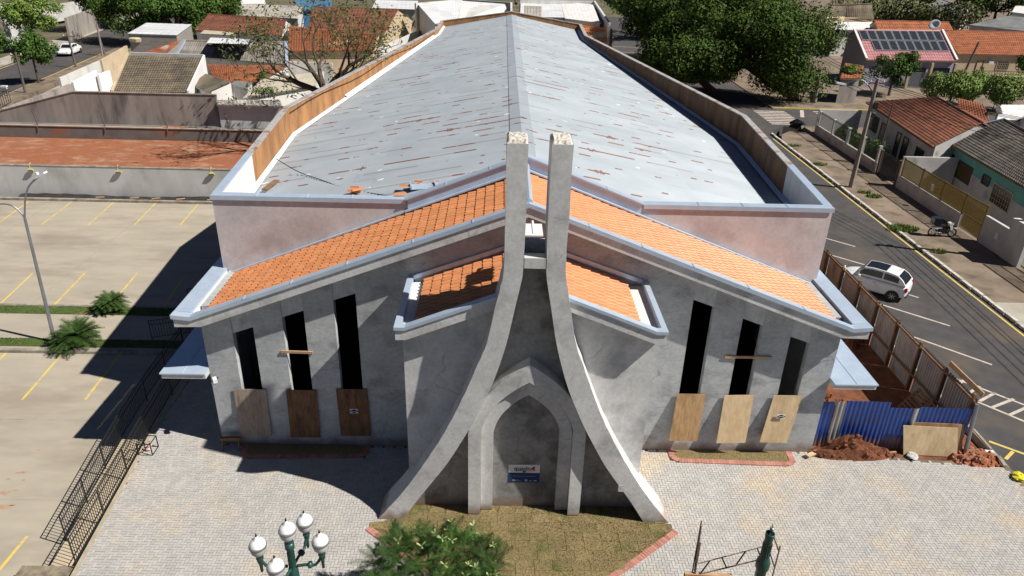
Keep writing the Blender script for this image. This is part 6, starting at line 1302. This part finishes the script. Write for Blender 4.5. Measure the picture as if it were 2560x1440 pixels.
hedge('shrub', 'leafy green shrub behind the iron bars of the white garden wall', [(30.6, 44.5, 0), (30.8, 40.5, 0), (31.0, 37, 0)], 1.3, 1.8, 2600, .2, LFM, 33, 'shrub')
p = at(2118, 250, 0); tree('papaya_tree', 'small pale green leafy tree on the corner beside the street lamp arm', p, (p.x, p.y, 2.5), (1.8, 1.7, 1.4), 900, .42, LFL, .1, seed=34, blobs=12)
p = at(2562, 215, 0); tree('round_tree', 'dense green tree cut by the right edge before the cream house', p, (p.x + .8, p.y, 3.6), (3.0, 2.8, 2.8), 4000, .36, LFM, .18, seed=35)
p = at(2480, 62, 0); tree('round_tree', 'large dark rounded tree at the top right among the far grey roofs', p, (p.x, p.y, 6.5), (9.5, 7, 6.5), 7000, .8, LFD, .35, seed=36, blobs=24)
p = at(2300, 40, 0); tree('round_tree', 'dark far tree at the top between two grey roofed houses', p, (p.x + 4, p.y + 10, 4), (6, 5, 4), 2500, .8, LFO, .3, seed=37)
p = at(2475, 80, 0); hedge('shrub', 'green shrubs before the far grey roof at the right', [p, at(2520, 84, 0)], 4, 3, 1600, .6, LFM, 38, 'shrub')
# left trees
p = at(98, 208, -.4); tree('street_tree', 'mid green street tree standing on the sidewalk before the white sedan', p, (p.x, p.y, 3.5), (2.5, 2.4, 1.9), 4800, .34, LFM, .13, seed=41)
p = at(60, 130, -.4); tree('street_tree', 'light green clipped tree behind the street tree at the left', p, (p.x - .2, p.y + 4, 4.6), (4.2, 3.6, 2.8), 6500, .42, LFL, .2, seed=42, blobs=22)
p = at(-10, 205, -.4); tree('street_tree', 'dark green tree cut by the left edge beside the street', p, (p.x - .4, p.y, 4.6), (2.6, 2.8, 4.4), 4500, .4, LFM, .2, seed=43)
for i, (u, v, R_, z, lb) in enumerate(((338, 22, 6.5, 4.6, 'dark tree at the top left over the shaded street'), (428, 20, 7.0, 5.0, 'dark green tree left of the dark red roof at the top'), (520, 12, 7, 4.6, 'dark green tree between the dark red roof and the top edge'), (258, -14, 7, 5, 'dark tree at the top left corner above the pale wall'))):
    p = at(u, v, z); tree('dark_tree', lb, (p.x, p.y, -.4), (p.x, p.y, z), (R_, R_ * .85, z * .92), 15000, .45, LFD if i != 1 else LFM, .35, seed=50 + i, group='dark trees at the top left', blobs=22)
p = at(890, 30, 0); tree('round_tree', 'green tree behind the red roof at the top centre left', p, (p.x, p.y + 12, 4.5), (6, 5, 4), 2600, .7, LFM, .3, seed=55)
p = at(1290, 8, 0); tree('round_tree', 'dark green tree in the gap between the warehouses behind the ridge', p, (p.x - .8, p.y + 6, 5), (3.5, 4, 4), 1500, .7, LFD, .3, seed=56)
p = at(712, 130, 0); tree('flowering_tree', 'small white flowering shrub between the grey corrugated roof and the bare tree', (p.x, p.y, -.4), (p.x, p.y, 2.6), (1.9, 1.8, 1.7), 1800, .3, leafm('white_flower_leaf', (.42, .46, .36), (.10, .16, .05)), .1, seed=57)
p = at(1042, 98, 0); t = thing('palm_tree', (p.x, p.y, -.4), 'drooping pale palm in the yard near the far left corner of the church', 'palm'); m = MB(); m.tube([V((p.x, p.y, -.4)), V((p.x + .2, p.y, 3.0))], .14, 7); m.build('trunk', BARKG, t); m = MB()
for k in range(18):
    a = k * 2.4; e = rnd(.1, 1.0); o_ = V((p.x + .2, p.y, 3.0)); prev = o_
    for i in range(1, 7):
        q = i / 6; pt = o_ + V((math.cos(a) * 2.1 * q, math.sin(a) * 2.1 * q, 2.0 * q * math.sin(e) - 2.2 * q * q)); d = (pt - prev); s = d.cross(V((0, 0, 1))).normalized(); m.tint = rnd(.1, 1); m.poly([prev - s * .2, prev + s * .2, pt + s * .22 * (1 - q), pt - s * .22 * (1 - q)]); prev = pt
m.build('fronds', LFO, t, kind='stuff')
for (a, b, lb) in (((640, 238), (690, 236), 'green weeds on the roof edge beside the beige roof'), ((660, 205), (655, 190), 'vine at the end of the orange wing')):
    hedge('weeds', lb, [at(*a, 3.0), at(*b, 3.0)], .8, .7, 500, .18, LFM, 58, 'weeds', z=2.7)
# the sparse, half bare tree beside the hall
def bare_tree(base, H, seed, label):
    rs = random.Random(seed); t = thing('bare_tree', base, label, 'tree'); base = V(base); m = MB(); lf = MB(); tips = []
    def grow(p, d, L, r, lev):
        k = 4; P = [p]; D = d.copy(); R_ = [r]
        for i in range(k):
            D = (D + V((rs.uniform(-.22, .22), rs.uniform(-.22, .22), rs.uniform(-.06, .2)))).normalized(); P.append(P[-1] + D * L / k); R_.append(r * (1 - .5 * (i + 1) / k))
        m.tube(P, R_, 8 if lev == 0 else (6 if lev < 3 else 4), cap=False)
        if lev >= 5: tips.append((P[-1], D)); return
        nb = 3 if lev < 3 else rs.choice((2, 3))
        for i in range(nb):
            q = P[-1] if i < 2 else P[rs.randint(1, 3)]; ax = D.orthogonal().normalized(); ax.rotate(Matrix.Rotation(rs.uniform(0, 6.28), 3, D)); nd = (D * math.cos(.55) + ax * math.sin(rs.uniform(.4, .75)) + V((0, 0, .07))).normalized(); grow(q, nd, L * rs.uniform(.66, .84), R_[-1] * .8 if i < 2 else R_[-1] * .62, lev + 1)
        if lev >= 3: tips.append((P[2], D))
    for a in range(7):
        th = a * .9 + rs.uniform(-.2, .2); el = rs.uniform(.3, 1.2); grow(base + V((0, 0, 4.7)), V((math.cos(th) * math.cos(el), math.sin(th) * math.cos(el), math.sin(el))), H * .30, .27, 1)
    m.tube([base + V((0, 0, -.3)), base + V((.15, 0, 2.4)), base + V((0, 0, 5.0))], [.45, .36, .33], 10); m.build('branches', BARK, t)
    for p, d in tips:
        if rs.random() < .3: continue
        for i in range(rs.randint(4, 10)):
            q = p + V((rs.gauss(0, .28), rs.gauss(0, .28), rs.gauss(-.12, .2))); a = V((rs.uniform(-1, 1), rs.uniform(-1, 1), rs.uniform(-.9, .3))).normalized(); b = a.orthogonal().normalized(); L = rs.uniform(.2, .42); lf.tint = rs.uniform(.02, 1); lf.poly([q, q + a * L * .5 + b * L * .17, q + a * L, q + a * L * .5 - b * L * .17])
    lf.build('leaves', LFO, t, kind='stuff'); return t
bare_tree((-14.3, 35.3, .4), 10.0, 5, 'wide spreading half bare tree with sparse olive leaves beside the left parapet of the church')
# weeds on the right sidewalk
for i, (u, v, w, n, lb) in enumerate(((2258, 572, .8, 700, 'bright green weed tuft at the kerb beside the motorcycle'), (2185, 492, .5, 260, 'flat green weed patch in the middle of the brown sidewalk'), (2050, 412, .5, 220, 'green weed patch on the sidewalk near the tall pole'), (2160, 482, .4, 160, 'thin weed patch between pole and motorcycle'), (2345, 630, .4, 160, 'small weed tuft on the sidewalk behind the white car'), (1985, 365, .5, 160, 'weeds at the corner end of the brown sidewalk'))):
    p = at(u, v, 0); m = MB(); rs = random.Random(i)
    for k in range(n):
        a = rs.uniform(0, 6.28); r = w * math.sqrt(rs.random()); b = V((p.x + r * math.cos(a) * 1.2, p.y + r * math.sin(a) * .8, 0)); th = rs.uniform(0, 6.28); d = V((math.cos(th), math.sin(th), 0)); m.tint = rs.uniform(.02, 1); m.poly([b - d * .03, b + d * .03, b + V((rs.uniform(-.1, .1), rs.uniform(-.1, .1), rs.uniform(.08, .26)))])
    m.build('weed_patch', LFL, kind='stuff', label=lb, cat='weeds')
# foreground shrub-tree with feathery leaves and pale rosettes
c = at(1085, 1425, 2.3); t = thing('feathery_tree', (c.x, c.y, 0), 'feathery green shrub with pale leaf rosettes growing in front of the lawn', 'shrub')
m = MB(); m.tube([V((c.x, c.y, 0)), V((c.x + .1, c.y, 1.2)), V((c.x, c.y, 2.0))], [.12, .1, .07], 8)
for k in range(14): a = k * 2.4; m.tube([V((c.x, c.y, 1.3)), V((c.x + math.cos(a) * .6, c.y + math.sin(a) * .5, 2.0)), V((c.x + math.cos(a) * 1.25, c.y + math.sin(a) * 1.0, 2.35))], [.045, .03, .015], 5)
m.build('branches', BARK, t); m = MB(); lr = MB(); rs = random.Random(77)
for k in range(950):
    d = V((rs.uniform(-1, 1), rs.uniform(-1, 1), rs.uniform(-.5, 1)))
    if d.length > 1: d.normalize()
    o_ = c + V((d.x * 1.75, d.y * 1.3, d.z * .5 + .06 * math.sin(d.x * 9))); a = rs.uniform(0, 6.28); e = rs.uniform(-.25, .75); D = V((math.cos(a) * math.cos(e), math.sin(a) * math.cos(e), math.sin(e))); s = D.cross(V((0, 0, 1))).normalized(); L = rs.uniform(.34, .62); m.tint = rs.uniform(.05, 1)
    for i in range(1, 15):
        q = i / 15; p = o_ + D * (L * q) - V((0, 0, .22 * L * q * q)); w = L * .26 * math.sin(math.pi * (q * .85 + .12))
        for sg in (-1, 1): m.poly([p - D * .006, p + D * .014, p + s * sg * w + D * w * .45 + V((0, 0, -.02))])
m.build('feathery_leaves', leafm('feather_leaf', (.036, .078, .014), (.022, .05, .009)), t, kind='stuff')
for k in range(20):
    a = rs.uniform(-1.2, 3.0); r = math.sqrt(rs.random()); o_ = c + V((r * math.cos(a) * 1.75, r * math.sin(a) * 1.3, .25 + .5 * (1 - r) + rs.uniform(0, .3)))
    for i in range(rs.randint(3, 7)):
        th = i * 2.4 + rs.random(); e = rs.uniform(.0, .9); D = V((math.cos(th) * math.cos(e), math.sin(th) * math.cos(e), math.sin(e))); s = D.cross(V((0, 0, 1))).normalized(); L = rs.uniform(.09, .17); lr.tint = rs.uniform(.02, 1); lr.poly([o_, o_ + D * L * .5 + s * L * .16, o_ + D * L * .85 + s * L * .14, o_ + D * L, o_ + D * L * .85 - s * L * .14, o_ + D * L * .5 - s * L * .16])
lr.build('pale_rosettes', LFS, t, kind='stuff')
